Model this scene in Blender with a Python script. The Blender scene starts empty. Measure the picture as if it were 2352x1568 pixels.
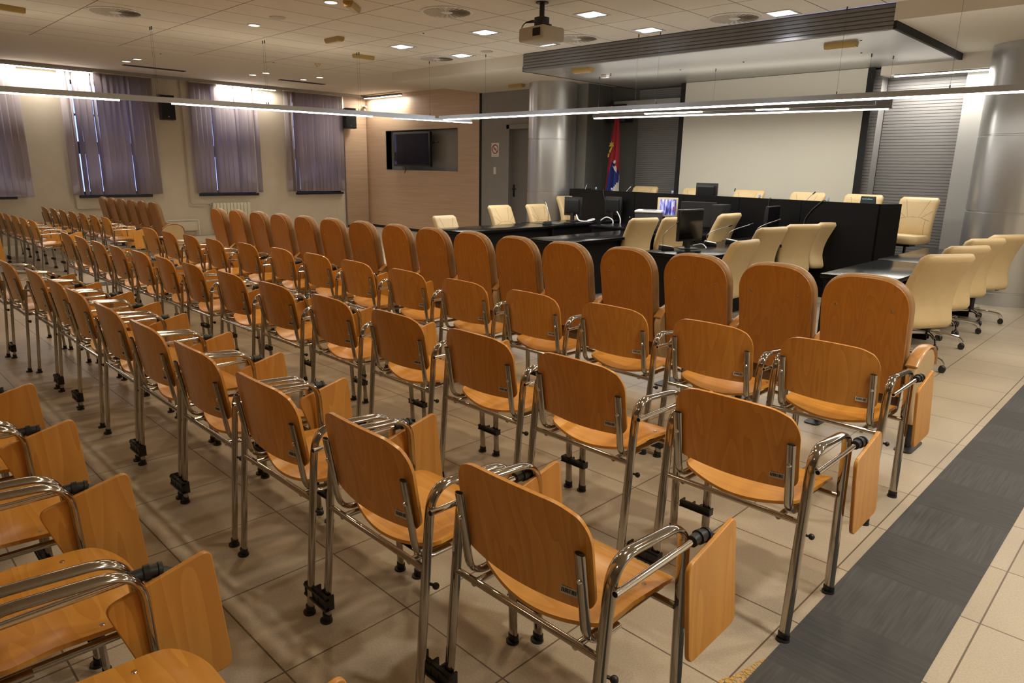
import bpy, bmesh, math, random
from mathutils import Vector, Matrix
random.seed(7)
PI = math.pi
SC = bpy.context.scene
COL = SC.collection
V = Vector

# ------------------------------------------------------------------ materials
def new_mat(name):
    m = bpy.data.materials.new(name); m.use_nodes = True
    nt = m.node_tree; b = nt.nodes['Principled BSDF']
    return m, nt, b

def flat(name, col, rough=0.5, metal=0.0, spec=0.5, bump=0.0, bscale=200.0, var=0.0, vscale=4.0, coat=0.0):
    m, nt, b = new_mat(name)
    b.inputs['Base Color'].default_value = (*col, 1)
    b.inputs['Roughness'].default_value = rough
    b.inputs['Metallic'].default_value = metal
    b.inputs['Specular IOR Level'].default_value = spec
    b.inputs['Coat Weight'].default_value = coat
    b.inputs['Coat Roughness'].default_value = 0.12
    if bump or var:
        tc = nt.nodes.new('ShaderNodeTexCoord')
    if bump:
        n = nt.nodes.new('ShaderNodeTexNoise'); n.inputs['Scale'].default_value = bscale
        nt.links.new(tc.outputs['Object'], n.inputs['Vector'])
        bp = nt.nodes.new('ShaderNodeBump'); bp.inputs['Strength'].default_value = bump
        bp.inputs['Distance'].default_value = 0.01
        nt.links.new(n.outputs['Fac'], bp.inputs['Height']); nt.links.new(bp.outputs['Normal'], b.inputs['Normal'])
    if var:
        n2 = nt.nodes.new('ShaderNodeTexNoise'); n2.inputs['Scale'].default_value = vscale
        n2.inputs['Detail'].default_value = 4
        nt.links.new(tc.outputs['Object'], n2.inputs['Vector'])
        r = nt.nodes.new('ShaderNodeValToRGB')
        r.color_ramp.elements[0].position = 0.3; r.color_ramp.elements[1].position = 0.7
        r.color_ramp.elements[0].color = (*[c * (1 - var) for c in col], 1)
        r.color_ramp.elements[1].color = (*[min(1, c * (1 + var)) for c in col], 1)
        nt.links.new(n2.outputs['Fac'], r.inputs['Fac']); nt.links.new(r.outputs['Color'], b.inputs['Base Color'])
    return m

def emit(name, col, strength):
    m, nt, b = new_mat(name)
    b.inputs['Base Color'].default_value = (*[min(1, c) for c in col], 1)
    b.inputs['Emission Color'].default_value = (*col, 1)
    b.inputs['Emission Strength'].default_value = strength
    return m

def wood(name, light, dark, stretch, rough=0.34, coat=0.25, wscale=3.0, rnd=1.0, band=0.35):
    """veneer: long stretched noise grain plus a few flowing cathedral bands"""
    m, nt, b = new_mat(name)
    L = nt.links
    tc = nt.nodes.new('ShaderNodeTexCoord')
    oi = nt.nodes.new('ShaderNodeObjectInfo')
    mul = nt.nodes.new('ShaderNodeMath'); mul.operation = 'MULTIPLY'; mul.inputs[1].default_value = 37.0 * rnd
    L.new(oi.outputs['Random'], mul.inputs[0])
    add = nt.nodes.new('ShaderNodeVectorMath'); add.operation = 'ADD'
    L.new(tc.outputs['Object'], add.inputs[0]); L.new(mul.outputs[0], add.inputs[1])
    mp = nt.nodes.new('ShaderNodeMapping'); mp.inputs['Scale'].default_value = stretch
    L.new(add.outputs[0], mp.inputs['Vector'])
    n1 = nt.nodes.new('ShaderNodeTexNoise'); n1.inputs['Scale'].default_value = 1.0
    n1.inputs['Detail'].default_value = 6; n1.inputs['Roughness'].default_value = 0.6
    n1.inputs['Distortion'].default_value = 0.4
    L.new(mp.outputs[0], n1.inputs['Vector'])
    mp2 = nt.nodes.new('ShaderNodeMapping'); mp2.inputs['Scale'].default_value = [s * 0.12 for s in stretch]
    L.new(add.outputs[0], mp2.inputs['Vector'])
    n2 = nt.nodes.new('ShaderNodeTexNoise'); n2.inputs['Scale'].default_value = wscale
    n2.inputs['Detail'].default_value = 1.0
    L.new(mp2.outputs[0], n2.inputs['Vector'])
    # contour lines of the low noise = cathedral figure
    m1 = nt.nodes.new('ShaderNodeMath'); m1.operation = 'MULTIPLY'; m1.inputs[1].default_value = 9.0
    L.new(n2.outputs['Fac'], m1.inputs[0])
    fr = nt.nodes.new('ShaderNodeMath'); fr.operation = 'FRACT'; L.new(m1.outputs[0], fr.inputs[0])
    mix = nt.nodes.new('ShaderNodeMix'); mix.data_type = 'FLOAT'; mix.inputs['Factor'].default_value = band
    L.new(n1.outputs['Fac'], mix.inputs['A']); L.new(fr.outputs[0], mix.inputs['B'])
    r = nt.nodes.new('ShaderNodeValToRGB')
    r.color_ramp.elements[0].position = 0.25; r.color_ramp.elements[1].position = 0.75
    r.color_ramp.elements[0].color = (*dark, 1); r.color_ramp.elements[1].color = (*light, 1)
    L.new(mix.outputs['Result'], r.inputs['Fac'])
    hs = nt.nodes.new('ShaderNodeHueSaturation')
    mr = nt.nodes.new('ShaderNodeMapRange'); mr.inputs['To Min'].default_value = 0.86; mr.inputs['To Max'].default_value = 1.12
    L.new(oi.outputs['Random'], mr.inputs['Value']); L.new(mr.outputs[0], hs.inputs['Value'])
    L.new(r.outputs['Color'], hs.inputs['Color']); L.new(hs.outputs['Color'], b.inputs['Base Color'])
    b.inputs['Roughness'].default_value = rough
    b.inputs['Coat Weight'].default_value = coat; b.inputs['Coat Roughness'].default_value = 0.18
    return m

def grid_mat(name, col, line, px, py, ox, oy, w, rough=0.6, var=0.08, vscale=2.5, fine=0.0, bump=0.0, coat=0.0, axes=('X', 'Y')):
    """tiles: thin joint lines every px, py metres"""
    m, nt, b = new_mat(name); L = nt.links
    tc = nt.nodes.new('ShaderNodeTexCoord'); sp = nt.nodes.new('ShaderNodeSeparateXYZ')
    L.new(tc.outputs['Object'], sp.inputs[0])
    masks = []; cells = []
    for ax, p, o in ((axes[0], px, ox), (axes[1], py, oy)):
        if not p: continue
        a = nt.nodes.new('ShaderNodeMath'); a.operation = 'SUBTRACT'; a.inputs[1].default_value = o
        L.new(sp.outputs[ax], a.inputs[0])
        d = nt.nodes.new('ShaderNodeMath'); d.operation = 'DIVIDE'; d.inputs[1].default_value = p; L.new(a.outputs[0], d.inputs[0])
        fl = nt.nodes.new('ShaderNodeMath'); fl.operation = 'FLOOR'; L.new(d.outputs[0], fl.inputs[0]); cells.append(fl)
        f = nt.nodes.new('ShaderNodeMath'); f.operation = 'FRACT'; L.new(d.outputs[0], f.inputs[0])
        s = nt.nodes.new('ShaderNodeMath'); s.operation = 'PINGPONG'; s.inputs[1].default_value = 0.5; L.new(f.outputs[0], s.inputs[0])
        c = nt.nodes.new('ShaderNodeMath'); c.operation = 'LESS_THAN'; c.inputs[1].default_value = w / p / 2; L.new(s.outputs[0], c.inputs[0])
        masks.append(c)
    mk = masks[0]
    if len(masks) > 1:
        mk = nt.nodes.new('ShaderNodeMath'); mk.operation = 'MAXIMUM'
        L.new(masks[0].outputs[0], mk.inputs[0]); L.new(masks[1].outputs[0], mk.inputs[1])
    n = nt.nodes.new('ShaderNodeTexNoise'); n.inputs['Scale'].default_value = vscale; n.inputs['Detail'].default_value = 5
    L.new(tc.outputs['Object'], n.inputs['Vector'])
    r = nt.nodes.new('ShaderNodeValToRGB')
    r.color_ramp.elements[0].position = 0.3; r.color_ramp.elements[1].position = 0.7
    r.color_ramp.elements[0].color = (*[c * (1 - var) for c in col], 1); r.color_ramp.elements[1].color = (*[c * (1 + var) for c in col], 1)
    L.new(n.outputs['Fac'], r.inputs['Fac'])
    src = r.outputs['Color']
    if len(cells) > 1:   # tile to tile shade difference
        cb = nt.nodes.new('ShaderNodeCombineXYZ'); L.new(cells[0].outputs[0], cb.inputs[0]); L.new(cells[1].outputs[0], cb.inputs[1])
        wn = nt.nodes.new('ShaderNodeTexWhiteNoise'); wn.noise_dimensions = '2D'; L.new(cb.outputs[0], wn.inputs['Vector'])
        mr = nt.nodes.new('ShaderNodeMapRange'); mr.inputs['To Min'].default_value = 1 - var * .6; mr.inputs['To Max'].default_value = 1 + var * .6
        L.new(wn.outputs['Value'], mr.inputs['Value'])
        vm = nt.nodes.new('ShaderNodeVectorMath'); vm.operation = 'SCALE'; L.new(src, vm.inputs[0]); L.new(mr.outputs[0], vm.inputs['Scale'])
        src = vm.outputs[0]
    if fine:
        n3 = nt.nodes.new('ShaderNodeTexNoise'); n3.inputs['Scale'].default_value = 140; n3.inputs['Detail'].default_value = 2
        L.new(tc.outputs['Object'], n3.inputs['Vector'])
        mr3 = nt.nodes.new('ShaderNodeMapRange'); mr3.inputs['From Min'].default_value = .3; mr3.inputs['From Max'].default_value = .7
        mr3.inputs['To Min'].default_value = 1 - fine; mr3.inputs['To Max'].default_value = 1 + fine
        L.new(n3.outputs['Fac'], mr3.inputs['Value'])
        v3 = nt.nodes.new('ShaderNodeVectorMath'); v3.operation = 'SCALE'; L.new(src, v3.inputs[0]); L.new(mr3.outputs[0], v3.inputs['Scale'])
        src = v3.outputs[0]
    mx = nt.nodes.new('ShaderNodeMix'); mx.data_type = 'RGBA'
    L.new(mk.outputs[0], mx.inputs['Factor']); L.new(src, mx.inputs['A']); mx.inputs['B'].default_value = (*line, 1)
    L.new(mx.outputs['Result'], b.inputs['Base Color'])
    b.inputs['Roughness'].default_value = rough; b.inputs['Coat Weight'].default_value = coat
    return m

M = {}
M['floor'] = grid_mat('floor tile', (0.43, 0.36, 0.265), (0.13, 0.095, 0.06), 0.512, 0.488, -2.878, 0.856, 0.006, rough=0.36, var=0.09, vscale=1.6, fine=0.10)
M['ceiling'] = grid_mat('ceiling tile', (0.76, 0.71, 0.62), (0.16, 0.13, 0.10), 0.595, 1.17, -6.38, 6.21, 0.012, rough=0.9, var=0.03)
M['plaster'] = flat('smooth ceiling plaster', (0.72, 0.67, 0.58), 0.9)
M['cream'] = flat('cream wall paint', (0.66, 0.585, 0.46), 0.85, var=0.03)
M['greywall'] = flat('grey wall paint', (0.27, 0.26, 0.245), 0.7, var=0.04)
M['darkwall'] = flat('dark grey wall paint', (0.10, 0.097, 0.09), 0.7)
M['lightgrey'] = flat('light grey wall panel', (0.37, 0.365, 0.35), 0.6)
M['ribs'] = flat('grey ribbed cladding', (0.19, 0.185, 0.183), 0.55)
M['canopy'] = flat('brushed grey canopy sheet', (0.36, 0.35, 0.33), 0.36, metal=0.35)
M['column'] = flat('silver grey column cladding', (0.55, 0.56, 0.56), 0.30, metal=0.8)
M['panelwood'] = wood('pale oak wall panel', (0.63, 0.455, 0.31), (0.49, 0.335, 0.215), (0.8, 0.8, 22.0), rough=0.5, coat=0.05, wscale=2.0, rnd=0.0, band=0.12)
M['beech_v'] = wood('beech veneer upright grain', (0.66, 0.30, 0.050), (0.53, 0.215, 0.030), (26.0, 26.0, 1.6))
M['beech_s'] = wood('beech veneer seat grain', (0.68, 0.33, 0.060), (0.56, 0.24, 0.036), (1.6, 24.0, 24.0))
M['beech_t'] = wood('beech veneer tablet grain', (0.66, 0.31, 0.055), (0.54, 0.225, 0.034), (22.0, 22.0, 2.0))
M['beech_d'] = wood('darker beech shell', (0.52, 0.205, 0.028), (0.42, 0.150, 0.018), (20.0, 20.0, 1.3), rough=0.3, wscale=4.0)
M['beech_cap'] = wood('beech armrest cap', (0.60, 0.31, 0.10), (0.50, 0.24, 0.07), (20.0, 2.0, 20.0))
M['chrome'] = flat('chromed steel tube', (0.46, 0.43, 0.39), 0.11, metal=1.0)
M['chrome_bright'] = flat('polished chrome', (0.75, 0.75, 0.75), 0.08, metal=1.0)
M['steel'] = flat('dull steel', (0.4, 0.4, 0.4), 0.35, metal=1.0)
M['black'] = flat('black plastic', (0.012, 0.012, 0.013), 0.42)
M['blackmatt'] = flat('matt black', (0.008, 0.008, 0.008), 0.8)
M['hole'] = flat('dark tube bore', (0.004, 0.004, 0.004), 0.9)
M['desk'] = flat('black brown desk laminate', (0.006, 0.0055, 0.0055), 0.5, spec=0.18)
M['desktop'] = flat('glossy black desk top', (0.007, 0.007, 0.008), 0.18, spec=0.18)
M['leather'] = flat('cream leather', (0.62, 0.46, 0.24), 0.42, bump=0.15, bscale=90, var=0.05, vscale=5)
M['leather_seam'] = flat('leather seam shadow', (0.28, 0.19, 0.09), 0.7)
M['cushion'] = flat('brown leather', (0.33, 0.185, 0.075), 0.36, bump=0.12, bscale=80, var=0.06, vscale=4)
M['tan'] = flat('tan leather', (0.52, 0.36, 0.18), 0.42, bump=0.12, bscale=80, var=0.06, vscale=4)
M['tan_dark'] = flat('brown seat underside', (0.12, 0.065, 0.03), 0.5)
M['carpet'] = None
M['white'] = flat('white plastic', (0.72, 0.71, 0.68), 0.45)
M['offwhite'] = flat('aged cream plastic', (0.62, 0.52, 0.33), 0.5)
M['yellowed'] = flat('yellowed plastic cover', (0.42, 0.28, 0.08), 0.45)
M['radiator'] = flat('cream radiator enamel', (0.70, 0.66, 0.50), 0.35)
M['pipe'] = flat('painted pipe', (0.56, 0.47, 0.34), 0.5)
M['screen'] = flat('projection screen cloth', (0.62, 0.60, 0.52), 0.9)
M['glassblack'] = flat('black display glass', (0.006, 0.006, 0.007), 0.1)
M['alu'] = flat('aluminium lamp profile', (0.50, 0.54, 0.60), 0.4, metal=0.3)
M['alu_dark'] = flat('grey lamp profile', (0.20, 0.19, 0.18), 0.5)
M['strip'] = emit('lit lamp diffuser', (1.0, 0.95, 0.86), 14.0)
M['wash'] = emit('lit wall washer diffuser', (1.0, 0.95, 0.85), 16.0)
M['downlight'] = emit('lit downlight', (0.78, 0.86, 1.0), 3.0)
M['downsoft'] = emit('lit round downlight', (1.0, 0.92, 0.80), 4.0)
M['reflector'] = flat('downlight reflector', (0.85, 0.87, 0.92), 0.12, metal=1.0)
M['slatgrey'] = flat('grey vent slat', (0.5, 0.46, 0.40), 0.5)
M['ventdark'] = flat('vent opening', (0.02, 0.02, 0.02), 0.9)
M['windowframe'] = flat('dark window frame', (0.05, 0.05, 0.06), 0.5)
M['sill'] = flat('dark blue sill edge', (0.02, 0.02, 0.035), 0.5)
M['doorgrey'] = flat('grey door leaf', (0.17, 0.16, 0.15), 0.5)
M['bluecap'] = flat('pale blue bottle cap', (0.35, 0.45, 0.75), 0.35)
M['paper'] = flat('white paper', (0.75, 0.74, 0.70), 0.8)
M['stickerpaper'] = flat('worn sticker paper', (0.55, 0.52, 0.47), 0.7)
M['print'] = flat('black ink', (0.03, 0.03, 0.03), 0.8)
M['red'] = flat('sign red', (0.55, 0.05, 0.05), 0.6)
M['flagred'] = flat('red flag cloth', (0.30, 0.008, 0.02), 0.75)
M['flagblue'] = flat('blue flag cloth', (0.008, 0.02, 0.17), 0.75)
M['flagwhite'] = flat('white flag cloth', (0.60, 0.57, 0.53), 0.75)
M['gold'] = flat('gold embroidery', (0.55, 0.38, 0.03), 0.6)
M['teal'] = flat('pale teal lettering', (0.22, 0.42, 0.42), 0.6)
M['led'] = emit('red standby light', (1.0, 0.05, 0.03), 6.0)
M['projgrey'] = flat('projector casing', (0.50, 0.46, 0.38), 0.45)
M['ochre'] = flat('ochre glue stain', (0.45, 0.23, 0.03), 0.7)
M['cable'] = flat('white cable sheath', (0.75, 0.75, 0.75), 0.45)

def glass_mat():
    m, nt, b = new_mat('window glass')
    b.inputs['Base Color'].default_value = (1, 1, 1, 1); b.inputs['Roughness'].default_value = 0.0
    b.inputs['Transmission Weight'].default_value = 1.0; b.inputs['IOR'].default_value = 1.45
    return m
M['glass'] = glass_mat()
def bottle_mat():
    m, nt, b = new_mat('clear bottle plastic')
    b.inputs['Base Color'].default_value = (0.75, 0.85, 1, 1); b.inputs['Roughness'].default_value = 0.05
    b.inputs['Transmission Weight'].default_value = 0.9; b.inputs['IOR'].default_value = 1.4
    return m
M['bottle'] = bottle_mat()

def slat_mat():
    m, nt, b = new_mat('mauve blind fabric'); L = nt.links
    oi = nt.nodes.new('ShaderNodeObjectInfo')
    mr = nt.nodes.new('ShaderNodeMapRange'); mr.inputs['To Min'].default_value = 0.9; mr.inputs['To Max'].default_value = 1.08
    L.new(oi.outputs['Random'], mr.inputs['Value'])
    vm = nt.nodes.new('ShaderNodeVectorMath'); vm.operation = 'SCALE'; vm.inputs[0].default_value = (0.52, 0.45, 0.45)
    L.new(mr.outputs[0], vm.inputs['Scale']); L.new(vm.outputs[0], b.inputs['Base Color'])
    b.inputs['Roughness'].default_value = 0.9
    tr = nt.nodes.new('ShaderNodeBsdfTranslucent'); tr.inputs['Color'].default_value = (0.62, 0.57, 0.64, 1)
    mx = nt.nodes.new('ShaderNodeMixShader'); mx.inputs[0].default_value = 0.45
    L.new(b.outputs[0], mx.inputs[1]); L.new(tr.outputs[0], mx.inputs[2])
    L.new(mx.outputs[0], nt.nodes['Material Output'].inputs['Surface'])
    return m
M['slat'] = slat_mat()

def carpet_mat():
    """square carpet tiles, line pile turned a quarter from tile to tile"""
    m, nt, b = new_mat('charcoal carpet tiles'); L = nt.links
    tc = nt.nodes.new('ShaderNodeTexCoord'); sp = nt.nodes.new('ShaderNodeSeparateXYZ'); L.new(tc.outputs['Object'], sp.inputs[0])
    d = nt.nodes.new('ShaderNodeMath'); d.operation = 'DIVIDE'; d.inputs[1].default_value = 0.82; L.new(sp.outputs['Y'], d.inputs[0])
    f = nt.nodes.new('ShaderNodeMath'); f.operation = 'FRACT'; L.new(d.outputs[0], f.inputs[0])
    g = nt.nodes.new('ShaderNodeMath'); g.operation = 'GREATER_THAN'; g.inputs[1].default_value = 0.5; L.new(f.outputs[0], g.inputs[0])
    outs = []
    for sc in ((90, 4, 1), (4, 90, 1)):
        mp = nt.nodes.new('ShaderNodeMapping'); mp.inputs['Scale'].default_value = sc; L.new(tc.outputs['Object'], mp.inputs['Vector'])
        n = nt.nodes.new('ShaderNodeTexNoise'); n.inputs['Scale'].default_value = 1.0; n.inputs['Detail'].default_value = 3; L.new(mp.outputs[0], n.inputs['Vector'])
        r = nt.nodes.new('ShaderNodeValToRGB'); r.color_ramp.elements[0].position = .3; r.color_ramp.elements[1].position = .7
        k = 1.0 if sc[0] == 90 else 0.85
        r.color_ramp.elements[0].color = (0.045 * k, 0.0445 * k, 0.043 * k, 1); r.color_ramp.elements[1].color = (0.073 * k, 0.072 * k, 0.069 * k, 1)
        L.new(n.outputs['Fac'], r.inputs['Fac']); outs.append(r)
    mx = nt.nodes.new('ShaderNodeMix'); mx.data_type = 'RGBA'; L.new(g.outputs[0], mx.inputs['Factor'])
    L.new(outs[0].outputs[0], mx.inputs['A']); L.new(outs[1].outputs[0], mx.inputs['B'])
    L.new(mx.outputs['Result'], b.inputs['Base Color']); b.inputs['Roughness'].default_value = 0.75
    return m
M['carpet'] = carpet_mat()

def waterfall_mat():
    m, nt, b = new_mat('waterfall picture on display'); L = nt.links
    tc = nt.nodes.new('ShaderNodeTexCoord'); mp = nt.nodes.new('ShaderNodeMapping'); mp.inputs['Scale'].default_value = (26, 26, 5)
    L.new(tc.outputs['Object'], mp.inputs['Vector'])
    n = nt.nodes.new('ShaderNodeTexNoise'); n.inputs['Scale'].default_value = 1.0; n.inputs['Detail'].default_value = 4; L.new(mp.outputs[0], n.inputs['Vector'])
    r = nt.nodes.new('ShaderNodeValToRGB'); e = r.color_ramp.elements
    e[0].position = .36; e[0].color = (0.01, 0.015, 0.10, 1); e[1].position = .62; e[1].color = (0.62, 0.65, 0.95, 1)
    e.new(.48).color = (0.12, 0.13, 0.5, 1)
    L.new(n.outputs['Fac'], r.inputs['Fac']); L.new(r.outputs[0], b.inputs['Base Color'])
    L.new(r.outputs[0], b.inputs['Emission Color']); b.inputs['Emission Strength'].default_value = 0.55
    return m
M['waterfall'] = waterfall_mat()

# ------------------------------------------------------------------ mesh helpers
def box(bm, x0, x1, y0, y1, z0, z1, mi=0):
    vs = [bm.verts.new(p) for p in ((x0, y0, z0), (x1, y0, z0), (x1, y1, z0), (x0, y1, z0), (x0, y0, z1), (x1, y0, z1), (x1, y1, z1), (x0, y1, z1))]
    fs = []
    for q in ((0, 3, 2, 1), (4, 5, 6, 7), (0, 1, 5, 4), (1, 2, 6, 5), (2, 3, 7, 6), (3, 0, 4, 7)):
        f = bm.faces.new([vs[i] for i in q]); f.material_index = mi; fs.append(f)
    return vs, fs

def rbox(bm, x0, x1, y0, y1, z0, z1, r=0.01, seg=2):
    b2 = bmesh.new(); box(b2, x0, x1, y0, y1, z0, z1)
    bmesh.ops.bevel(b2, geom=b2.edges[:] + b2.verts[:], offset=r, segments=seg, profile=0.5, affect='EDGES')
    merge(bm, b2)

def merge(bm, b2, mat=None):
    me = bpy.data.meshes.new('tmp'); b2.to_mesh(me); b2.free()
    if mat is not None: me.transform(mat)
    bm.from_mesh(me); bpy.data.meshes.remove(me)

def fillet(pts, r, n=6):
    pts = [V(p) for p in pts]; out = [pts[0]]
    for i in range(1, len(pts) - 1):
        a, b, c = pts[i - 1], pts[i], pts[i + 1]
        rr = r[i - 1] if isinstance(r, (list, tuple)) else r
        d1 = (a - b); d2 = (c - b)
        l = min(rr, d1.length * 0.49, d2.length * 0.49)
        p1 = b + d1.normalized() * l; p2 = b + d2.normalized() * l
        for k in range(n + 1):
            t = k / n
            out.append(p1 * (1 - t) ** 2 + b * 2 * t * (1 - t) + p2 * t * t)
    out.append(pts[-1]); return out

def sweep(bm, pts, a, b=None, side=None, n=10, cap=True, mi=0):
    """tube along pts; elliptical half sizes a (along side) and b"""
    b = a if b is None else b
    pts = [V(p) for p in pts]; rings = []
    prev = None
    for i, p in enumerate(pts):
        t = (pts[min(i + 1, len(pts) - 1)] - pts[max(i - 1, 0)]).normalized()
        if side is not None: s = V(side)
        elif prev is not None: s = prev
        else: s = V((0, 0, 1)) if abs(t.z) < 0.9 else V((1, 0, 0))
        s = (s - t * s.dot(t)).normalized(); prev = s
        nn = t.cross(s)
        rings.append([bm.verts.new(p + s * (a * math.cos(2 * PI * k / n)) + nn * (b * math.sin(2 * PI * k / n))) for k in range(n)])
    for r0, r1 in zip(rings, rings[1:]):
        for k in range(n):
            f = bm.faces.new((r0[k], r0[(k + 1) % n], r1[(k + 1) % n], r1[k])); f.material_index = mi
    if cap:
        f = bm.faces.new(rings[0][::-1]); f.material_index = mi
        f = bm.faces.new(rings[-1]); f.material_index = mi

def lathe(bm, prof, cx=0, cy=0, n=24, axis='Z', mi=0, a0=0, a1=2 * PI):
    """prof: list of (radius, height)"""
    rings = []
    full = abs(a1 - a0 - 2 * PI) < 1e-6
    for r, h in prof:
        ring = []
        for k in range(n + (0 if full else 1)):
            an = a0 + (a1 - a0) * k / n
            x, y = r * math.cos(an), r * math.sin(an)
            if axis == 'Z': ring.append(bm.verts.new((cx + x, cy + y, h)))
            elif axis == 'Y': ring.append(bm.verts.new((cx + x, h, cy + y)))
            else: ring.append(bm.verts.new((h, cx + x, cy + y)))
        rings.append(ring)
    m = len(rings[0])
    for r0, r1 in zip(rings, rings[1:]):
        for k in range(n):
            k2 = (k + 1) % m
            if axis == 'Y': q = (r0[k], r1[k], r1[k2], r0[k2])
            else: q = (r0[k], r0[k2], r1[k2], r1[k])
            f = bm.faces.new(q); f.material_index = mi
    for ring, (r, h) in ((rings[0], prof[0]), (rings[-1], prof[-1])):
        if r > 1e-5 and full:
            try: f = bm.faces.new(ring); f.material_index = mi
            except Exception: pass

def prism(bm, poly, d0, d1, axis='Y', mi=0):
    """extrude a polygon given in the other two coordinates between d0 and d1"""
    def P(u, v, d):
        return {'Y': (u, d, v), 'X': (d, u, v), 'Z': (u, v, d)}[axis]
    A = [bm.verts.new(P(u, v, d0)) for u, v in poly]; B = [bm.verts.new(P(u, v, d1)) for u, v in poly]
    n = len(poly); fs = [bm.faces.new(A), bm.faces.new(B[::-1])]
    for i in range(n): fs.append(bm.faces.new((A[i], B[i], B[(i + 1) % n], A[(i + 1) % n])))
    for f in fs: f.material_index = mi

def rounded(poly, r, n=5):
    m = len(poly); out = []
    for i in range(m):
        a, b, c = V(poly[i - 1]), V(poly[i]), V(poly[(i + 1) % m])
        rr = r[i] if isinstance(r, (list, tuple)) else r
        d1, d2 = a - b, c - b
        l = min(rr, d1.length * .45, d2.length * .45)
        p1, p2 = b + d1.normalized() * l, b + d2.normalized() * l
        for k in range(n + 1):
            t = k / n; q = p1 * (1 - t) ** 2 + b * 2 * t * (1 - t) + p2 * t * t
            out.append((q.x, q.y))
    return out

def shell(bm, nu, nv, fn, th, mi=0):
    """curved sheet: fn(u,v)->(point, normal); thickness th along the normal"""
    F = [[None] * (nu + 1) for _ in range(nv + 1)]; B = [[None] * (nu + 1) for _ in range(nv + 1)]
    for j in range(nv + 1):
        for i in range(nu + 1):
            p, nn = fn(i / nu, j / nv)
            F[j][i] = bm.verts.new(V(p) + V(nn) * (th / 2)); B[j][i] = bm.verts.new(V(p) - V(nn) * (th / 2))
    fs = []
    for j in range(nv):
        for i in range(nu):
            fs.append(bm.faces.new((F[j][i], F[j][i + 1], F[j + 1][i + 1], F[j + 1][i])))
            fs.append(bm.faces.new((B[j][i], B[j + 1][i], B[j + 1][i + 1], B[j][i + 1])))
    for j in range(nv):
        fs.append(bm.faces.new((F[j][0], F[j + 1][0], B[j + 1][0], B[j][0])))
        fs.append(bm.faces.new((F[j][nu], B[j][nu], B[j + 1][nu], F[j + 1][nu])))
    for i in range(nu):
        fs.append(bm.faces.new((F[0][i], B[0][i], B[0][i + 1], F[0][i + 1])))
        fs.append(bm.faces.new((F[nv][i], F[nv][i + 1], B[nv][i + 1], B[nv][i])))
    for f in fs: f.material_index = mi

def make(name, bm, mat, parent=None, ang=40, bev=0.0):
    bmesh.ops.remove_doubles(bm, verts=bm.verts[:], dist=1e-5)
    bmesh.ops.recalc_face_normals(bm, faces=bm.faces[:])
    ca = math.radians(ang)
    for f in bm.faces: f.smooth = True
    for e in bm.edges:
        if len(e.link_faces) == 2:
            try: e.smooth = e.calc_face_angle() < ca
            except Exception: e.smooth = False
        else: e.smooth = True
    me = bpy.data.meshes.new(name); bm.to_mesh(me); bm.free()
    for m in (mat if isinstance(mat, (list, tuple)) else [mat]): me.materials.append(m)
    o = bpy.data.objects.new(name, me); COL.objects.link(o)
    if parent is not None: o.parent = parent
    if bev:
        md = o.modifiers.new('Bevel', 'BEVEL'); md.width = bev; md.segments = 2; md.limit_method = 'ANGLE'; md.angle_limit = math.radians(50)
    return o

def B(): return bmesh.new()

def thing(name, label, cat, loc=(0, 0, 0), rz=0.0, group=None, scale=(1, 1, 1)):
    o = bpy.data.objects.new(name, None); COL.objects.link(o)
    o.empty_display_size = 0.1
    o.location = loc; o.rotation_euler = (0, 0, rz); o.scale = scale
    o['label'] = label; o['category'] = cat
    if group: o['group'] = group
    return o
def tag(o, label, cat, group=None):
    o['label'] = label; o['category'] = cat
    if group: o['group'] = group
    return o
def struct(name, bm, mat, **k):
    o = make(name, bm, mat, **k); o['kind'] = 'structure'; return o
def dup(root, loc=None, rz=None, label=None, group=None, scale=None):
    def rec(o, par):
        c = o.copy(); COL.objects.link(c)
        if par is not None: c.parent = par
        for ch in [x for x in bpy.data.objects if x.parent == o]: rec(ch, c)
        return c
    r = rec(root, None)
    if loc is not None: r.location = loc
    if rz is not None: r.rotation_euler = (0, 0, rz)
    if scale is not None: r.scale = scale
    if label: r['label'] = label
    if group: r['group'] = group
    return r
def kids(o): return [c for c in bpy.data.objects if c.parent == o]
ORD = ['first', 'second', 'third', 'fourth', 'fifth', 'sixth', 'seventh', 'eighth', 'ninth', 'tenth', 'eleventh', 'twelfth', 'thirteenth', 'fourteenth', 'fifteenth', 'sixteenth', 'seventeenth']

# ------------------------------------------------------------------ room shell
ZC = 3.36; ZS = 3.18; ZK = 3.10          # tile ceiling, lowered soffit, canopy underside
XL, YB, XR, YR = -16.23, 10.82, 3.2, -5.0
YBACK = 11.6
b = B(); box(b, XL - .4, XR + .2, YR - .2, 12.2, -0.12, 0.0); struct('floor', b, M['floor'])
# carpet strips lie on the floor
b = B(); box(b, -0.785, -0.382, YR, 9.5, 0.0, 0.004); o = struct('trim_1', b, M['carpet'])
b = B(); box(b, -10.52, -10.20, YR, 4.9, 0.0, 0.004); o = struct('trim_2', b, M['carpet'])
# tiled ceiling field and plain border
b = B(); box(b, -12.65, XR + .2, YR - .2, 8.42, ZC, ZC + .1); struct('ceiling', b, M['ceiling'])
b = B(); box(b, XL + .22, -12.65, YR - .2, YB + .3, ZC, ZC + .1); box(b, -12.65, -11.68, 8.42, YB + .3, ZC, ZC + .1)
struct('ceiling_border', b, M['plaster'])
# lowered soffit beside and behind the canopy
b = B(); box(b, -11.68, -8.15, 8.42, 12.1, ZS, ZC + .1); box(b, -2.72, XR + .2, 8.42, 12.1, ZS, ZC + .1)
struct('ceiling_soffit', b, M['plaster'])
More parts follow.
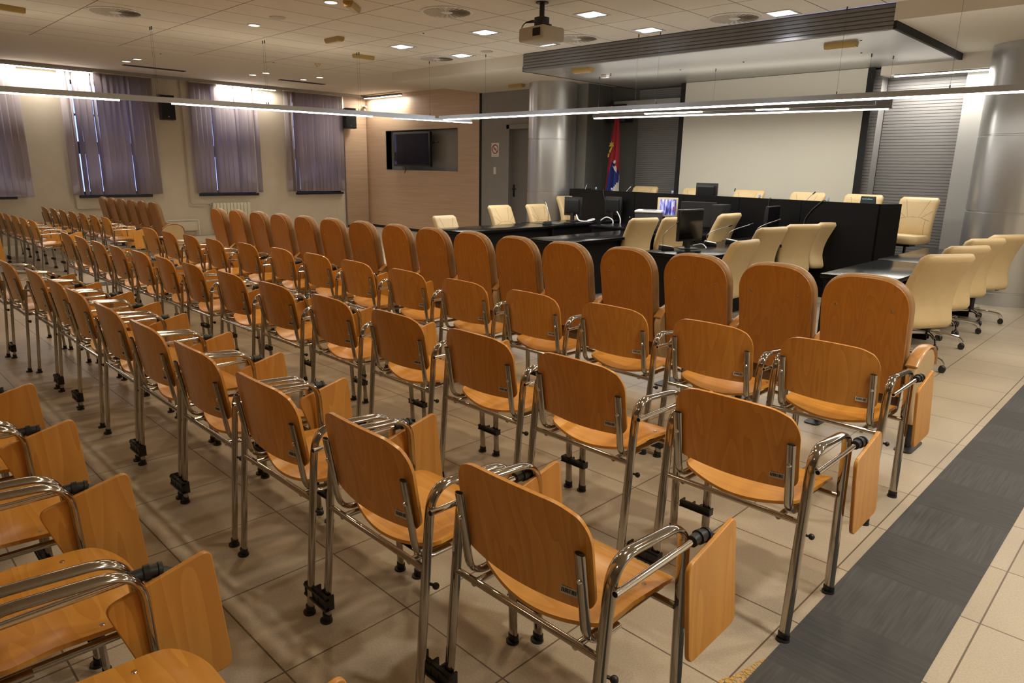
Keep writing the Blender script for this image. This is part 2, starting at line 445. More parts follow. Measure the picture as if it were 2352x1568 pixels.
# recess over the left wall washers
b = B(); box(b, XL - .35, XL + .22, YR - .2, YB + .3, 3.36, 3.46); struct('ceiling_recess', b, M['greywall'])
b = B(); box(b, XL + .20, XL + .235, YR, YB - .06, 3.30, 3.36); struct('trim_3', b, M['greywall'])

# left wall with four window openings
WY = [(1.32, 2.84), (3.97, 5.27), (6.35, 7.66), (8.72, 9.98)]
WZ0, WZ1 = 0.93, 3.14
b = B()
ys = [YR]
for a, c in WY: ys += [a, c]
ys.append(YB + .3)
for i in range(0, len(ys), 2): box(b, XL - .35, XL, ys[i], ys[i + 1], 0, ZC)
for a, c in WY:
    box(b, XL - .35, XL, a, c, 0, WZ0); box(b, XL - .35, XL, a, c, WZ1, ZC)
struct('wall_left', b, M['cream'])
for i, (a, c) in enumerate(WY):
    b = B(); x0, x1 = XL - .26, XL - .20
    box(b, x0, x1, a, a + .06, WZ0, WZ1); box(b, x0, x1, c - .06, c, WZ0, WZ1)
    box(b, x0, x1, a, c, WZ0, WZ0 + .06); box(b, x0, x1, a, c, WZ1 - .06, WZ1)
    box(b, x0, x1, a, c, 1.74, 1.98); box(b, x0, x1, a, c, 2.48, 2.52)
    mid = (a + c) / 2; box(b, x0, x1, mid - .03, mid + .03, WZ0, WZ1)
    o = struct('window_%d' % (i + 1), b, M['windowframe'])
    b = B(); box(b, XL - .235, XL - .23, a + .03, c - .03, WZ0 + .03, WZ1 - .03); make('pane', b, M['glass'], o)
    b = B(); box(b, XL - .20, XL + .05, a - .03, c + .05, WZ0 - .055, WZ0); make('sill', b, M['sill'], o, bev=.004)
# timber clad end of the left wall and timber end wall with a niche
b = B(); box(b, XL, XL + .03, 10.13, YB - .02, 0.07, 3.30); struct('wall_timber_return', b, M['panelwood'])
NX0, NX1, NZ0, NZ1 = -15.34, -12.54, 1.52, 2.47
b = B()
box(b, XL, NX0, YB, YB + .3, 0.07, ZC); box(b, NX1, -11.78, YB, YB + .3, 0.07, ZC)
box(b, NX0, NX1, YB, YB + .3, 0.07, NZ0); box(b, NX0, NX1, YB, YB + .3, NZ1, ZC)
struct('wall_timber', b, M['panelwood'])
b = B(); box(b, NX0, NX1, YB + .16, YB + .2, NZ0, NZ1); struct('wall_niche', b, M['greywall'])
b = B(); box(b, NX0, NX1, YB - .004, YB + .16, NZ0 - .012, NZ0); box(b, NX0, NX1, YB - .004, YB + .16, NZ1, NZ1 + .012)
box(b, NX0 - .012, NX0, YB - .004, YB + .16, NZ0 - .012, NZ1 + .012); box(b, NX1, NX1 + .012, YB - .004, YB + .16, NZ0 - .012, NZ1 + .012)
struct('trim_4', b, M['ribs'])
b = B(); box(b, XL, -11.78, YB + .02, YB + .3, 0, 0.07); box(b, XL, XL + .02, 10.13, YB, 0, 0.07); struct('baseboard_left', b, M['ventdark'])
b = B(); box(b, XL + .004, XL + .034, 10.10, 10.13, 0, 3.3); struct('trim_5', b, M['steel'])
# grey wall with door beyond the timber wall
b = B(); box(b, -11.78, -11.72, YB - .015, YB + .3, 0, ZS); struct('trim_6', b, M['blackmatt'])
DX0, DX1, DZ = -10.87, -9.95, 2.44
b = B(); box(b, -11.72, DX0, YB, YB + .3, 0, ZS); box(b, DX0, DX1, YB, YB + .3, DZ, ZS); box(b, DX1, -8.75, YB, YB + .3, 0, ZS)
struct('wall_door_side', b, M['greywall'])
b = B(); box(b, DX0 + .03, DX1 - .03, YB + .1, YB + .15, 0.01, DZ - .03); o = struct('door_1', b, M['doorgrey'])
b = B(); box(b, DX0 - .06, DX0 + .03, YB - .02, YB + .16, 0, DZ + .06); box(b, DX1 - .03, DX1 + .06, YB - .02, YB + .16, 0, DZ + .06)
box(b, DX0 - .06, DX1 + .06, YB - .02, YB + .16, DZ - .03, DZ + .06); make('door_frame', b, M['greywall'], o, bev=.004)
b = B(); box(b, DX0 + .07, DX0 + .11, YB + .085, YB + .1, 1.0, 1.26); sweep(b, fillet([(DX0 + .09, YB + .1, 1.17), (DX0 + .09, YB + .03, 1.17), (DX0 + .21, YB + .03, 1.17)], .02), .011)
lathe(b, [(.016, YB + .07), (.016, YB + .1)], DX0 + .09, 1.05, n=12, axis='Y'); make('door_handle', b, M['blackmatt'], o)

# dark end wall behind the dais
b = B(); box(b, -8.75, -3.72, YBACK - .05, YBACK + .3, 0, ZK + .1); struct('wall_front', b, M['darkwall'])
b = B(); box(b, -8.75, -8.72, YB, YBACK, 0, ZS); struct('wall_front_return', b, M['darkwall'])
def corrugated(bm, x0, x1, z0, z1, y, pitch, depth, back=.03, side=None):
    n = int(round((z1 - z0) / pitch)); prof = []
    for k in range(n):
        z = z0 + k * pitch
        prof += [(y - depth, z), (y - depth, z + pitch * .84), (y, z + pitch * .87), (y, z + pitch * .97)]
    prof += [(y - depth, z0 + n * pitch), (y + back, z0 + n * pitch), (y + back, z0)]
    A = [bm.verts.new((x0, p[0], p[1])) for p in prof]; Bv = [bm.verts.new((x1, p[0], p[1])) for p in prof]
    m = len(prof)
    for i in range(m): bm.faces.new((A[i], Bv[i], Bv[(i + 1) % m], A[(i + 1) % m]))
    bm.faces.new(A); bm.faces.new(Bv)
b = B(); corrugated(b, -8.05, -7.16, 0, 3.08, YBACK - .08, .035, .012); struct('wall_ribbed_1', b, M['ribs'])
b = B(); corrugated(b, -4.10, -3.69, 0, 3.08, YBACK - .30, .044, .010, back=.24); struct('wall_ribbed_2', b, M['ribs'])
b = B(); corrugated(b, -3.69, -2.66, 0, 3.08, YBACK - .02, .044, .010); struct('wall_ribbed_3', b, M['ribs'])
b = B(); box(b, -3.72, XR + .2, YBACK + .02, YBACK + .3, 0, ZS); struct('wall_front_right', b, M['lightgrey'])
b = B(); box(b, -2.66, -2.0, YBACK - .16, YBACK + .02, 0, 3.02); struct('wall_pilaster', b, M['lightgrey'])
b = B(); box(b, -3.69, -2.1, YBACK - .42, YBACK + .02, 2.98, ZS); struct('trim_7', b, M['plaster'])
# ribbed canopy over the dais
b = B()
prof = []; y = 8.42; z0 = ZK; n = 6; pit = (ZC - ZK) / n
for k in range(n):
    z = z0 + k * pit; prof += [(y - .012, z), (y - .012, z + pit * .72), (y, z + pit * .78), (y, z + pit * .95)]
prof += [(y - .012, ZC), (y + .05, ZC), (y + .05, ZK)]
A = [b.verts.new((-8.15, p[0], p[1])) for p in prof]; Bv = [b.verts.new((-2.72, p[0] + .02, p[1])) for p in prof]
for i in range(len(prof)): b.faces.new((A[i], Bv[i], Bv[(i + 1) % len(prof)], A[(i + 1) % len(prof)]))
b.faces.new(A); b.faces.new(Bv)
struct('trim_8', b, M['ribs'])
b = B(); box(b, -8.15, -2.72, 8.47, YBACK + .2, ZK, ZC); struct('ceiling_canopy', b, M['canopy'])
b = B(); box(b, -2.725, -2.69, 8.43, YBACK, ZK - .002, ZS + .01); box(b, -8.18, -8.145, 8.43, YBACK, ZK - .002, ZS + .01); struct('trim_9', b, M['blackmatt'])
# columns
def column(cx, cy, r, seams, name):
    b = B(); prof = [(r, 0.0)]
    for s in seams: prof += [(r, s - .012), (r - .008, s - .008), (r - .008, s + .008), (r, s + .012)]
    prof += [(r, ZS)]
    lathe(b, prof, cx, cy, n=72); return struct(name, b, M['column'], ang=25)
column(-9.28, 10.42, .46, (1.17, 2.15), 'column_left')
column(-1.80, 10.95, .50, (0.17, 1.16, 2.10), 'column_right')
# rest of the room shell (behind and right of the camera)
b = B(); box(b, XR, XR + .2, YR, 12.1, 0, ZC); struct('wall_right', b, M['cream'])
b = B(); box(b, XL - .35, XR + .2, YR - .2, YR, 0, ZC); struct('wall_back', b, M['cream'])

# stain of old glue on the floor: one mottled patch
def stain_mat():
    m, nt, b = new_mat('flaky ochre glue'); L = nt.links
    b.inputs['Base Color'].default_value = (0.55, 0.32, 0.07, 1); b.inputs['Roughness'].default_value = .7
    tc = nt.nodes.new('ShaderNodeTexCoord'); n = nt.nodes.new('ShaderNodeTexNoise'); n.inputs['Scale'].default_value = 95; n.inputs['Detail'].default_value = 5
    L.new(tc.outputs['Object'], n.inputs['Vector'])
    g = nt.nodes.new('ShaderNodeMapRange'); g.inputs['From Min'].default_value = .47; g.inputs['From Max'].default_value = .53; L.new(n.outputs['Fac'], g.inputs['Value'])
    t = nt.nodes.new('ShaderNodeBsdfTransparent'); mx = nt.nodes.new('ShaderNodeMixShader')
    L.new(g.outputs[0], mx.inputs[0]); L.new(t.outputs[0], mx.inputs[1]); L.new(b.outputs[0], mx.inputs[2])
    L.new(mx.outputs[0], nt.nodes['Material Output'].inputs['Surface']); return m
b = B(); prism(b, rounded([(-.786, 1.80), (-.835, 1.795), (-.852, 1.84), (-.825, 1.89), (-.81, 1.96), (-.797, 2.03), (-.786, 2.05)], .02), 0.0006, 0.0016, 'Z')
tag(make('glue_stain', b, stain_mat()), 'flaky ochre glue stain on the tiles at the edge of the dark strip', 'stain')

# ------------------------------------------------------------------ lights of the room
def bar_between(bm, p, q, w, z0, z1):
    """box along p->q in plan"""
    p, q = V((p[0], p[1], 0)), V((q[0], q[1], 0)); d = (q - p).normalized(); s = V((-d.y, d.x, 0)) * (w / 2)
    c = [p - s, q - s, q + s, p + s]
    A = [bm.verts.new((v.x, v.y, z0)) for v in c]; Bv = [bm.verts.new((v.x, v.y, z1)) for v in c]
    bm.faces.new(A[::-1]); bm.faces.new(Bv)
    for i in range(4): bm.faces.new((A[i], A[(i + 1) % 4], Bv[(i + 1) % 4], Bv[i]))
def lerp2(p, q, t): return (p[0] + (q[0] - p[0]) * t, p[1] + (q[1] - p[1]) * t)

def spot(loc, power, col, size=125, blend=.6):
    l = bpy.data.lights.new('downlight_or_fill_beam', 'SPOT'); l.energy = power; l.color = col; l.spot_size = math.radians(size); l.spot_blend = blend; l.shadow_soft_size = .09
    o = bpy.data.objects.new('downlight_or_fill_beam', l); COL.objects.link(o); o.location = loc; return o
def area_light(name, loc, sx, sy, power, col, rz=0, rx=0, shape='RECTANGLE'):
    l = bpy.data.lights.new(name, 'AREA'); l.shape = shape; l.size = sx
    if shape in ('RECTANGLE', 'ELLIPSE'): l.size_y = sy
    l.energy = power; l.color = col
    o = bpy.data.objects.new(name, l); COL.objects.link(o); o.location = loc; o.rotation_euler = (rx, 0, rz)
    return o
WARM = (1.0, 0.78, 0.50); COOL = (0.93, 0.95, 1.0); NEUT = (1.0, 0.87, 0.68); SOFT = (1.0, 0.94, 0.84)

def pendant(name, label, p, q, zb, h, w, lits, wires, mat, group='suspended linear lamps'):
    o = thing(name, label, 'lamp', (p[0], p[1], zb), 0, group)
    inv = Matrix.Translation((-p[0], -p[1], -zb))
    def part(nm, bm, m, ang=40):
        bmesh.ops.transform(bm, matrix=inv, verts=bm.verts[:]); return make(nm, bm, m, o, ang)
    b = B(); bar_between(b, p, q, w, zb, zb + h); part('profile', b, mat)
    for t0, t1 in lits:
        b = B(); bar_between(b, lerp2(p, q, t0), lerp2(p, q, t1), w * .86, zb - .016, zb + .002); part('diffuser', b, M['strip'])
    for t, zt, dx in wires:
        c = lerp2(p, q, t); b = B()
        sweep(b, [(c[0] + dx, c[1], zb + h), (c[0] + dx, c[1], zt)], .0013, n=5)
        lathe(b, [(.006, zb + h), (.006, zb + h + .03)], c[0] + dx, c[1], n=6); lathe(b, [(.008, zt - .04), (.008, zt)], c[0] + dx, c[1], n=6)
        part('suspension_wire', b, M['windowframe'])
    return o
PZ = 2.40
A0, A1 = (-11.0, -0.5), (-9.95, 8.05)
pendant('pendant_lamp', 'long grey suspended lamp running parallel to the window wall', A0, A1, PZ, .07, .06,
        [(0, .43), (.505, .86)], [(.485, ZC, -.03), (.485, ZC, .03), (.66, ZC, -.03), (.66, ZC, .03), (.835, ZC, -.03), (.835, ZC, .03), (.99, ZC, 0)], M['alu'])
b = B(); bar_between(b, (-10.05, 7.25), (-9.75, 8.75), .04, PZ - .012, PZ + .03)
o = thing('pendant_lamp', 'short lit end piece crossing under the corner of the suspended lamps', 'lamp', (-10.05, 7.25, PZ), 0, 'suspended linear lamps')
bmesh.ops.transform(b, matrix=Matrix.Translation((10.05, -7.25, -PZ)), verts=b.verts[:]); make('profile', b, M['alu'], o)
b = B(); bar_between(b, (-10.05, 7.25), (-9.75, 8.75), .045, PZ - .02, PZ - .012); bmesh.ops.transform(b, matrix=Matrix.Translation((10.05, -7.25, -PZ)), verts=b.verts[:]); make('diffuser', b, M['strip'], o)
pendant('pendant_lamp', 'long silver suspended lamp crossing the whole right half of the picture', (-9.75, 8.02), (1.2, 8.52), PZ, .06, .06,
        [(.01, 1.0)], [(.10, ZC, 0), (.36, ZC, 0), (.39, ZC, 0), (.60, ZC, 0), (.70, ZC, 0)], M['alu'])
pendant('pendant_lamp', 'lower grey suspended lamp in front of the projection screen', (-7.68, 9.66), (-3.20, 10.30), 2.45, .13, .06,
        [(.005, .99)], [(.02, ZK, 0), (.46, ZK, 0), (.985, ZK, 0)], M['alu_dark'])
pendant('pendant_lamp', 'dim suspended lamp with two short lit pieces above the screen lamp', (-7.3, 9.42), (-3.3, 9.96), 2.47, .05, .06,
        [(.19, .42), (.62, .73)], [(.03, ZK, 0), (.97, ZK, 0)], M['alu_dark'])

def wall_washer(label, p, q, z):
    o = thing('wall_washer_lamp', label, 'lamp', (p[0], p[1], z), 0, 'recessed wall washer lamps')
    T = Matrix.Translation((-p[0], -p[1], -z))
    b = B(); bar_between(b, p, q, .08, z, z + .05); bmesh.ops.transform(b, matrix=T, verts=b.verts[:]); make('housing', b, M['alu_dark'], o)
    b = B(); bar_between(b, p, q, .05, z - .012, z); bmesh.ops.transform(b, matrix=T, verts=b.verts[:]); make('diffuser', b, M['wash'], o)
wall_washer('lit ceiling strip lamp above the two leftmost window blinds', (-16.06, 2.92), (-16.06, 4.40), 3.285)
wall_washer('lit ceiling strip lamp above the blind by the radiator', (-16.06, 6.86), (-16.06, 8.22), 3.285)
wall_washer('lit strip lamp in the timber corner above the television', (-16.0, 10.66), (-14.45, 10.66), 3.285)
wall_washer('lit strip lamp in the ribbed alcove at the far right', (-3.52, YBACK - .34), (-2.12, YBACK - .34), 2.965)

def diffuser(label, x, y):
    o = thing('ceiling_diffuser', label, 'air vent', (x, y, ZC), 0, 'round ceiling air vents')
    b = B(); lathe(b, [(.31, 0), (.31, -.008), (.285, -.014), (.275, -.006)], n=40); make('rim', b, M['white'], o)
    b = B(); lathe(b, [(.278, -.001), (.278, -.004), (0.0, -.004)], n=40); make('dark_core', b, M['ventdark'], o)
    for k in range(26):
        a = 2 * PI * k / 26; b = B()
        c = [(.07, -.016), (.27, -.045), (.27, -.012), (.07, -.004)]
        vs = [b.verts.new((r * math.cos(a) - t * math.sin(a), r * math.sin(a) + t * math.cos(a), -.006 - (0.006 if i in (0, 1) else 0))) for i, (r, t) in enumerate(c)]
        b.faces.new(vs)
        r_ = bmesh.ops.extrude_face_region(b, geom=b.faces[:]); bmesh.ops.translate(b, vec=(0, 0, -.003), verts=[v for v in r_['geom'] if isinstance(v, bmesh.types.BMVert)])
        make('vane', b, M['slatgrey'], o)
    b = B(); lathe(b, [(0, -.018), (.05, -.018), (.072, -.010), (.072, -.004)], n=24); make('hub', b, M['white'], o)
    return o
d0 = None
for x, y, l in ((-9.83, 3.03, 'round swirl air vent at the upper left of the ceiling'), (-6.73, 5.65, 'round swirl air vent left of the hanging projector'),
                (-4.37, 8.07, 'round swirl air vent above the right end of the ribbed canopy'), (-6.64, 7.91, 'round swirl air vent behind and right of the projector'),
                (-9.61, 7.84, 'round swirl air vent near the corner of the suspended lamps')):
    if d0 is None: d0 = diffuser(l, x, y)
    else: dup(d0, (x, y, ZC), None, l)

def sq_light(label, x, y):
    o = thing('square_downlight', label, 'ceiling light', (x, y, ZC), 0, 'square ceiling downlights')
    b = B()
    for a in ((-.16, .16, -.16, -.135), (-.16, .16, .135, .16), (-.16, -.135, -.135, .135), (.135, .16, -.135, .135)): box(b, *a, -.008, .0)
    make('frame', b, M['white'], o)
    b = B(); box(b, -.135, .135, -.135, .135, -.002, -.0005); make('reflector', b, M['reflector'], o)
    for s in (-1, 1):
        b = B(); lathe(b, [(0, -.02), (.045, -.02), (.05, -.002)], s * .055, 0, n=20); make('lamp', b, M['downlight'], o)
        b = B(); box(b, s * .07 - .055, s * .07 + .055, -.12, .12, -.004, -.0015); make('lit_panel', b, M['downlight'], o)
    return o
d0 = None
SQ = [(-5.53, 6.85, 'lit square downlight just right of the projector'), (-7.30, 6.80, 'lit square downlight left of the projector'), (-9.11, 6.77, 'lit square downlight farthest left, near the emergency light'),
      (-5.55, 8.05, 'lit square downlight over the middle of the ribbed canopy edge'), (-7.28, 7.96, 'lit square downlight below the projector at the canopy corner'),
      (-9.03, 7.90, 'lit square downlight beside the far left air vent'), (-3.84, 8.18, 'lit square downlight farthest right above the canopy')]
for x, y, l in SQ:
    if d0 is None: d0 = sq_light(l, x, y)
    else: dup(d0, (x, y, ZC), None, l)
def round_light(label, x, y, r=.085):
    o = thing('round_downlight', label, 'ceiling light', (x, y, ZC), 0, 'round ceiling downlights')
    b = B(); lathe(b, [(r, 0), (r, -.008), (r * .82, -.012), (r * .8, -.002)], n=28); make('rim', b, M['white'], o)
    b = B(); lathe(b, [(0, -.005), (r * .8, -.005)], n=28); make('lamp', b, M['downsoft'], o)
    return o
d0 = None
RD = [(-7.33, 4.48, 'round downlight at the top edge above the middle chairs'), (-9.27, 4.51, 'round downlight near the ceiling speaker'),
      (-14.32, 4.50, 'round downlight nearest the left wall grille'), (-13.86, 4.54, 'round downlight just right of the pair by the left wall grille'),
      (-14.27, 6.84, 'left downlight of the pair between the two wall grilles'), (-13.78, 6.88, 'right downlight of the pair between the two wall grilles'),
      (-14.14, 7.90, 'left downlight of the pair over the second wall grille'), (-13.51, 7.92, 'right downlight of the pair over the second wall grille')]
for x, y, l in RD:
    if d0 is None: d0 = round_light(l, x, y)
    else: dup(d0, (x, y, ZC), None, l)

def emergency(label, x, y, z, rz, L=.36):
    o = thing('emergency_light', label, 'emergency light', (x, y, z), rz, 'emergency light boxes on the ceiling')
    b = B(); prism(b, [(-.055, 0), (.055, 0), (.055, -.03), (.035, -.06), (-.035, -.06), (-.055, -.03)], -L / 2, L / 2, 'Y'); make('housing', b, M['yellowed'], o)
    b = B(); box(b, -.03, .03, -L * .42, L * .42, -.064, -.058); make('cover', b, M['offwhite'], o)
    return o
for x, y, z, rz, l in ((-10.48, 2.05, ZC, .15, 'yellowed emergency light box at the upper left corner'), (-7.25, 4.70, ZC, .75, 'yellowed emergency light box cut by the top edge'),
                       (-9.28, 5.70, ZC, 1.57, 'yellowed emergency light box left of centre on the tiled ceiling'), (-10.30, 6.86, ZC, .0, 'yellowed emergency light box by the lamp wires'),
                       (-3.44, 8.95, ZK, 1.57, 'emergency light box under the right end of the canopy'), (-7.20, 8.75, ZK, 1.57, 'emergency light box under the left end of the canopy'),
                       (-9.95, 10.1, ZS, 1.57, 'yellowed emergency light box beside the left column')):
    emergency(l, x, y, z, rz)
for x, y, l in ((-8.59, 4.49, 'round grey ceiling speaker near the top middle'), (-8.43, 7.88, 'round grey ceiling speaker near the canopy corner')):
    b = B(); lathe(b, [(.1, 0), (.1, -.006), (.09, -.01), (0, -.012)], n=28); o = make('ceiling_speaker', b, M['slatgrey']); o.location = (x, y, ZC); tag(o, l, 'speaker', 'ceiling speakers')
b = B(); lathe(b, [(.055, 0), (.055, -.02), (.045, -.03), (.03, -.03), (.028, -.055), (0, -.06)], n=24)
o = make('smoke_detector', b, M['offwhite']); o.location = (-11.79, 6.88, ZC); tag(o, 'small smoke detector on the ceiling near the timber corner', 'smoke detector')
for y0, y1, x, l in ((4.62, 5.74, -14.9, 'dark slot grille in the ceiling by the second blind'), (7.58, 8.66, -14.6, 'dark slot grille in the ceiling by the fourth blind')):
    o = thing('slot_grille', l, 'air vent', (x, (y0 + y1) / 2, ZC), 0, 'long ceiling slot grilles'); h = (y1 - y0) / 2
    b = B(); box(b, -.075, .075, -h, h, -.004, 0); make('recess', b, M['ventdark'], o)
    b = B()
    for k in range(5): box(b, -.065 + k * .03, -.057 + k * .03, -h, h, -.009, -.003)
    make('louvre', b, M['windowframe'], o)
# sprinkler dots
for x, y, z in ((-8.0, 6.3, ZC), (-12.9, 4.6, ZC), (-12.3, 6.3, ZC), (-5.0, 9.6, ZK), (-3.2, 8.9, ZK), (-3.5, 9.8, ZK), (-6.1, 9.75, ZK)):
    b = B(); lathe(b, [(.014, 0), (.014, -.004), (.006, -.007), (0, -.009)], n=10)
    o = make('sprinkler_head', b, M['ventdark']); o.location = (x, y, z)
    tag(o, 'tiny dark sprinkler head set flush in the ceiling', 'sprinkler', 'ceiling sprinkler heads')
# small white spot on the canopy
b = B(); rbox(b, -.06, .06, -.04, .04, -.05, 0, .008); o = make('canopy_sensor', b, M['white']); o.location = (-7.35, 9.5, ZK); tag(o, 'small white sensor box under the canopy near the left column', 'sensor')

# projector hanging from the ceiling
o = thing('projector', 'grey projector hanging from a black pole under the ceiling', 'projector', (-5.56, 6.02, ZC), math.radians(-4))
b = B(); lathe(b, [(.028, 0), (.028, -.20)], n=16); lathe(b, [(.07, 0), (.07, -.012)], n=20); make('pole', b, M['black'], o)
b = B(); rbox(b, -.06, .06, -.06, .06, -.245, -.15, .008); rbox(b, -.10, .13, -.03, .03, -.262, -.235, .006); make('mount', b, M['black'], o)
b = B(); rbox(b, -.20, .20, -.17, .17, -.41, -.262, .028, 3); make('casing', b, M['projgrey'], o)
b = B(); box(b, .04, .16, -.1725, -.168, -.37, -.29); make('rear_grille', b, M['ventdark'], o)
b = B(); box(b, -.2025, -.198, -.15, -.03, -.385, -.30); make('side_grille', b, M['ventdark'], o)
b = B(); lathe(b, [(.045, .16), (.045, .185), (.035, .185)], -.09, -.335, n=20, axis='Y'); make('lens', b, M['glassblack'], o)
b = B()
for k in range(3): sweep(b, fillet([(-.02, 0, -.2), (-.08 - .03 * k, -.03, -.17 - .01 * k), (-.17, -.11, -.20), (-.205, -.13, -.29), (-.205, -.13, -.33)], .06, 5), .005, n=6)
make('cable_loop', b, M['black'], o)

# ------------------------------------------------------------------ blinds, radiator, pipes on the left wall
def blind(label, y0, y1, zb, rail, slats):
    """slats: list of (offset y, turn degrees, tilt)"""
    o = thing('vertical_blind', label, 'window blind', (XL + .13, (y0 + y1) / 2, zb), 0, 'mauve vertical blinds')
    yc = (y0 + y1) / 2
    b = B(); box(b, -.025, .025, y0 - yc, y1 - yc, 3.29 - zb, 3.325 - zb); make('headrail', b, M['offwhite'], o)
    for (yy, turn, sh) in slats:
        b = B(); a = math.radians(turn); w = .0635
        H0, H1 = 0.0, 3.29 - zb
        n = 5
        rows = []
        for z, k in ((H0, 1.0), (H1, 0.0)):
            row = []
            for i in range(n + 1):
                t = -1 + 2 * i / n; bow = .003 * (1 - t * t)
                row.append((math.sin(a) * t * w + bow * math.cos(a), math.cos(a) * t * w - bow * math.sin(a) + sh * k, z))
            rows.append([b.verts.new(p) for p in row])
        for i in range(n): b.faces.new((rows[0][i], rows[0][i + 1], rows[1][i + 1], rows[1][i]))
        q = make('slat', b, M['slat'], o); q.location = (0, yy - yc, 0)
        md = q.modifiers.new('Solidify', 'SOLIDIFY'); md.thickness = .0012
    return o
def slat_row(y0, y1, gaps, pitch=.105, extra=()):
    out = []; y = y0 + .06; k = 0
    while y < y1 - .03:
        t = 9 + random.uniform(-3, 3)
        if any(abs(y - g) < pitch * .55 for g in gaps): t = 68 + random.uniform(-10, 10)
        out.append((y, t, random.uniform(-.012, .012))); y += pitch; k += 1
    return out + list(extra)
random.seed(11)
blind('leftmost blind, cut off by the left edge', 1.45, 3.14, .92, 1, slat_row(1.45, 3.14, (2.55, 2.3)))
blind('wide blind right of the leftmost one, with three bright gaps', 3.80, 5.47, .94, 1, slat_row(3.80, 5.47, (4.02, 4.38, 4.98)))
blind('blind above the cream radiator, one stray slat at its right', 6.25, 7.72, .95, 1, slat_row(6.25, 7.62, (6.72, 7.28), extra=((7.72, 60, 0),)))
blind('closed blind nearest the timber wall', 8.44, 10.07, .96, 1, slat_row(8.44, 10.1, (8.66,)))

def radiator():
    o = thing('radiator', 'cream ribbed radiator under the third blind', 'radiator', (XL + .1, 6.98, .14))
    for k in range(11):
        b = B(); y = -.43 + k * .08
        rbox(b, -.04, .045, y, y + .072, 0, .58, .006); make('rib', b, M['radiator'], o)
    b = B(); sweep(b, [(0, -.44, .545), (0, .46, .545)], .014, n=8); sweep(b, [(0, -.44, .03), (0, .46, .03)], .014, n=8); make('header_tube', b, M['radiator'], o)
    b = B(); lathe(b, [(.022, -.50), (.022, -.43)], 0, .545, n=10, axis='Y'); make('valve', b, M['steel'], o)
radiator()
b = B(); sweep(b, fillet([(XL + .06, 6.10, 3.3), (XL + .06, 6.10, .72), (XL + .06, 6.48, .70)], .05), .016, n=8)
tag(make('heating_pipe', b, M['pipe']), 'cream pipe running down the wall to the radiator', 'pipe')
b = B(); sweep(b, fillet([(XL + .03, 3.86, 3.0), (XL + .03, 3.86, .66), (XL + .03, 4.6, .66)], .05), .012, n=8)
tag(make('heating_pipe', b, M['pipe']), 'thin pipe on the wall below the wide second blind', 'pipe')
o = thing('low_grille', 'pale low wall box near the floor beside the radiator', 'wall box', (XL + .05, 5.85, .12))
b = B(); rbox(b, -.04, .05, -.32, .35, 0, .2, .01); make('casing', b, M['cream'], o)
b = B(); sweep(b, fillet([(.06, -.33, -.1), (.06, -.33, .24), (.06, .36, .24), (.06, .36, -.1)], .05), .012, n=6); make('guard_rail', b, M['white'], o)
# loudspeakers
for y, z, rz, l in ((5.73, 2.47, -.12, 'black loudspeaker on the wall between the second and third blinds'), (10.2, 2.52, -.3, 'black loudspeaker on the timber panel beside the last blind')):
    o = thing('wall_speaker', l, 'loudspeaker', (XL + .2, y, z), rz, 'black wall loudspeakers')
    b = B(); rbox(b, -.10, .12, -.14, .14, 0, .50, .012); make('cabinet', b, M['black'], o)
    b = B(); box(b, .12, .125, -.125, .125, .02, .48); make('grille', b, M['blackmatt'], o)
    b = B(); box(b, -.2, -.1, -.03, .03, .2, .28); make('bracket', b, M['black'], o)
    b = B(); box(b, .125, .127, -.015, .015, .06, .075); make('badge', b, M['steel'], o)
o = thing('security_camera', 'small security camera in the corner beside the timber wall', 'camera', (XL + .06, 10.7, 3.08))
b = B(); rbox(b, -.05, .02, -.03, .03, -.03, .05, .006); make('bracket', b, M['white'], o)
b = B(); lathe(b, [(.03, .02), (.034, .03), (.034, .15), (.026, .16)], 0, 0, n=14, axis='X'); make('camera_body', b, M['alu_dark'], o)

# ------------------------------------------------------------------ television in the niche
o = thing('television', 'black flat television hung in the grey niche of the timber wall', 'television', (-14.17, YB - .06, 1.6), math.radians(-3))
b = B(); rbox(b, -.79, .79, -.04, .04, 0, .82, .01); make('casing', b, M['black'], o)
b = B(); box(b, -.745, .745, -.043, -.04, .05, .775); make('screen', b, M['glassblack'], o)
b = B(); box(b, -.79, .79, -.046, -.041, .0, .012); make('trim_strip', b, M['windowframe'], o)
b = B(); sweep(b, [(.60, .04, .55), (.92, .12, .58)], .018, n=8); box(b, .5, .62, .04, .1, .4, .7); make('wall_bracket', b, M['black'], o)
b = B(); sweep(b, fillet([(-.30, .0, .0), (-.26, -.01, -.06), (-.32, -.01, -.12), (-.36, 0, -.16)], .03), .008, n=6); make('cable_tail', b, M['black'], o)

# no smoking sign and switch on the grey wall
o = thing('prohibition_sign', 'white sign with red barred circle on the grey wall', 'sign', (-11.28, YB, 1.985))
b = B(); box(b, -.115, .115, -.004, 0, -.145, .145); make('plate', b, M['paper'], o)
b = B()
N = 32
for k in range(N):
    a0, a1 = 2 * PI * k / N, 2 * PI * (k + 1) / N
    prism(b, [(.10 * math.cos(a0), .015 + .10 * math.sin(a0)), (.10 * math.cos(a1), .015 + .10 * math.sin(a1)), (.080 * math.cos(a1), .015 + .080 * math.sin(a1)), (.080 * math.cos(a0), .015 + .080 * math.sin(a0))], -.006, -.004, 'Y')
c, s = math.cos(-PI / 4), math.sin(-PI / 4)
prism(b, [(x * c - y * s, .015 + x * s + y * c) for x, y in ((-.085, -.011), (.085, -.011), (.085, .011), (-.085, .011))], -.0065, -.004, 'Y')
make('barred_circle', b, M['red'], o)
b = B(); prism(b, [(-.05, .008), (.045, .008), (.045, .024), (-.05, .024)], -.0055, -.004, 'Y'); make('cigarette', b, M['print'], o)
b = B()
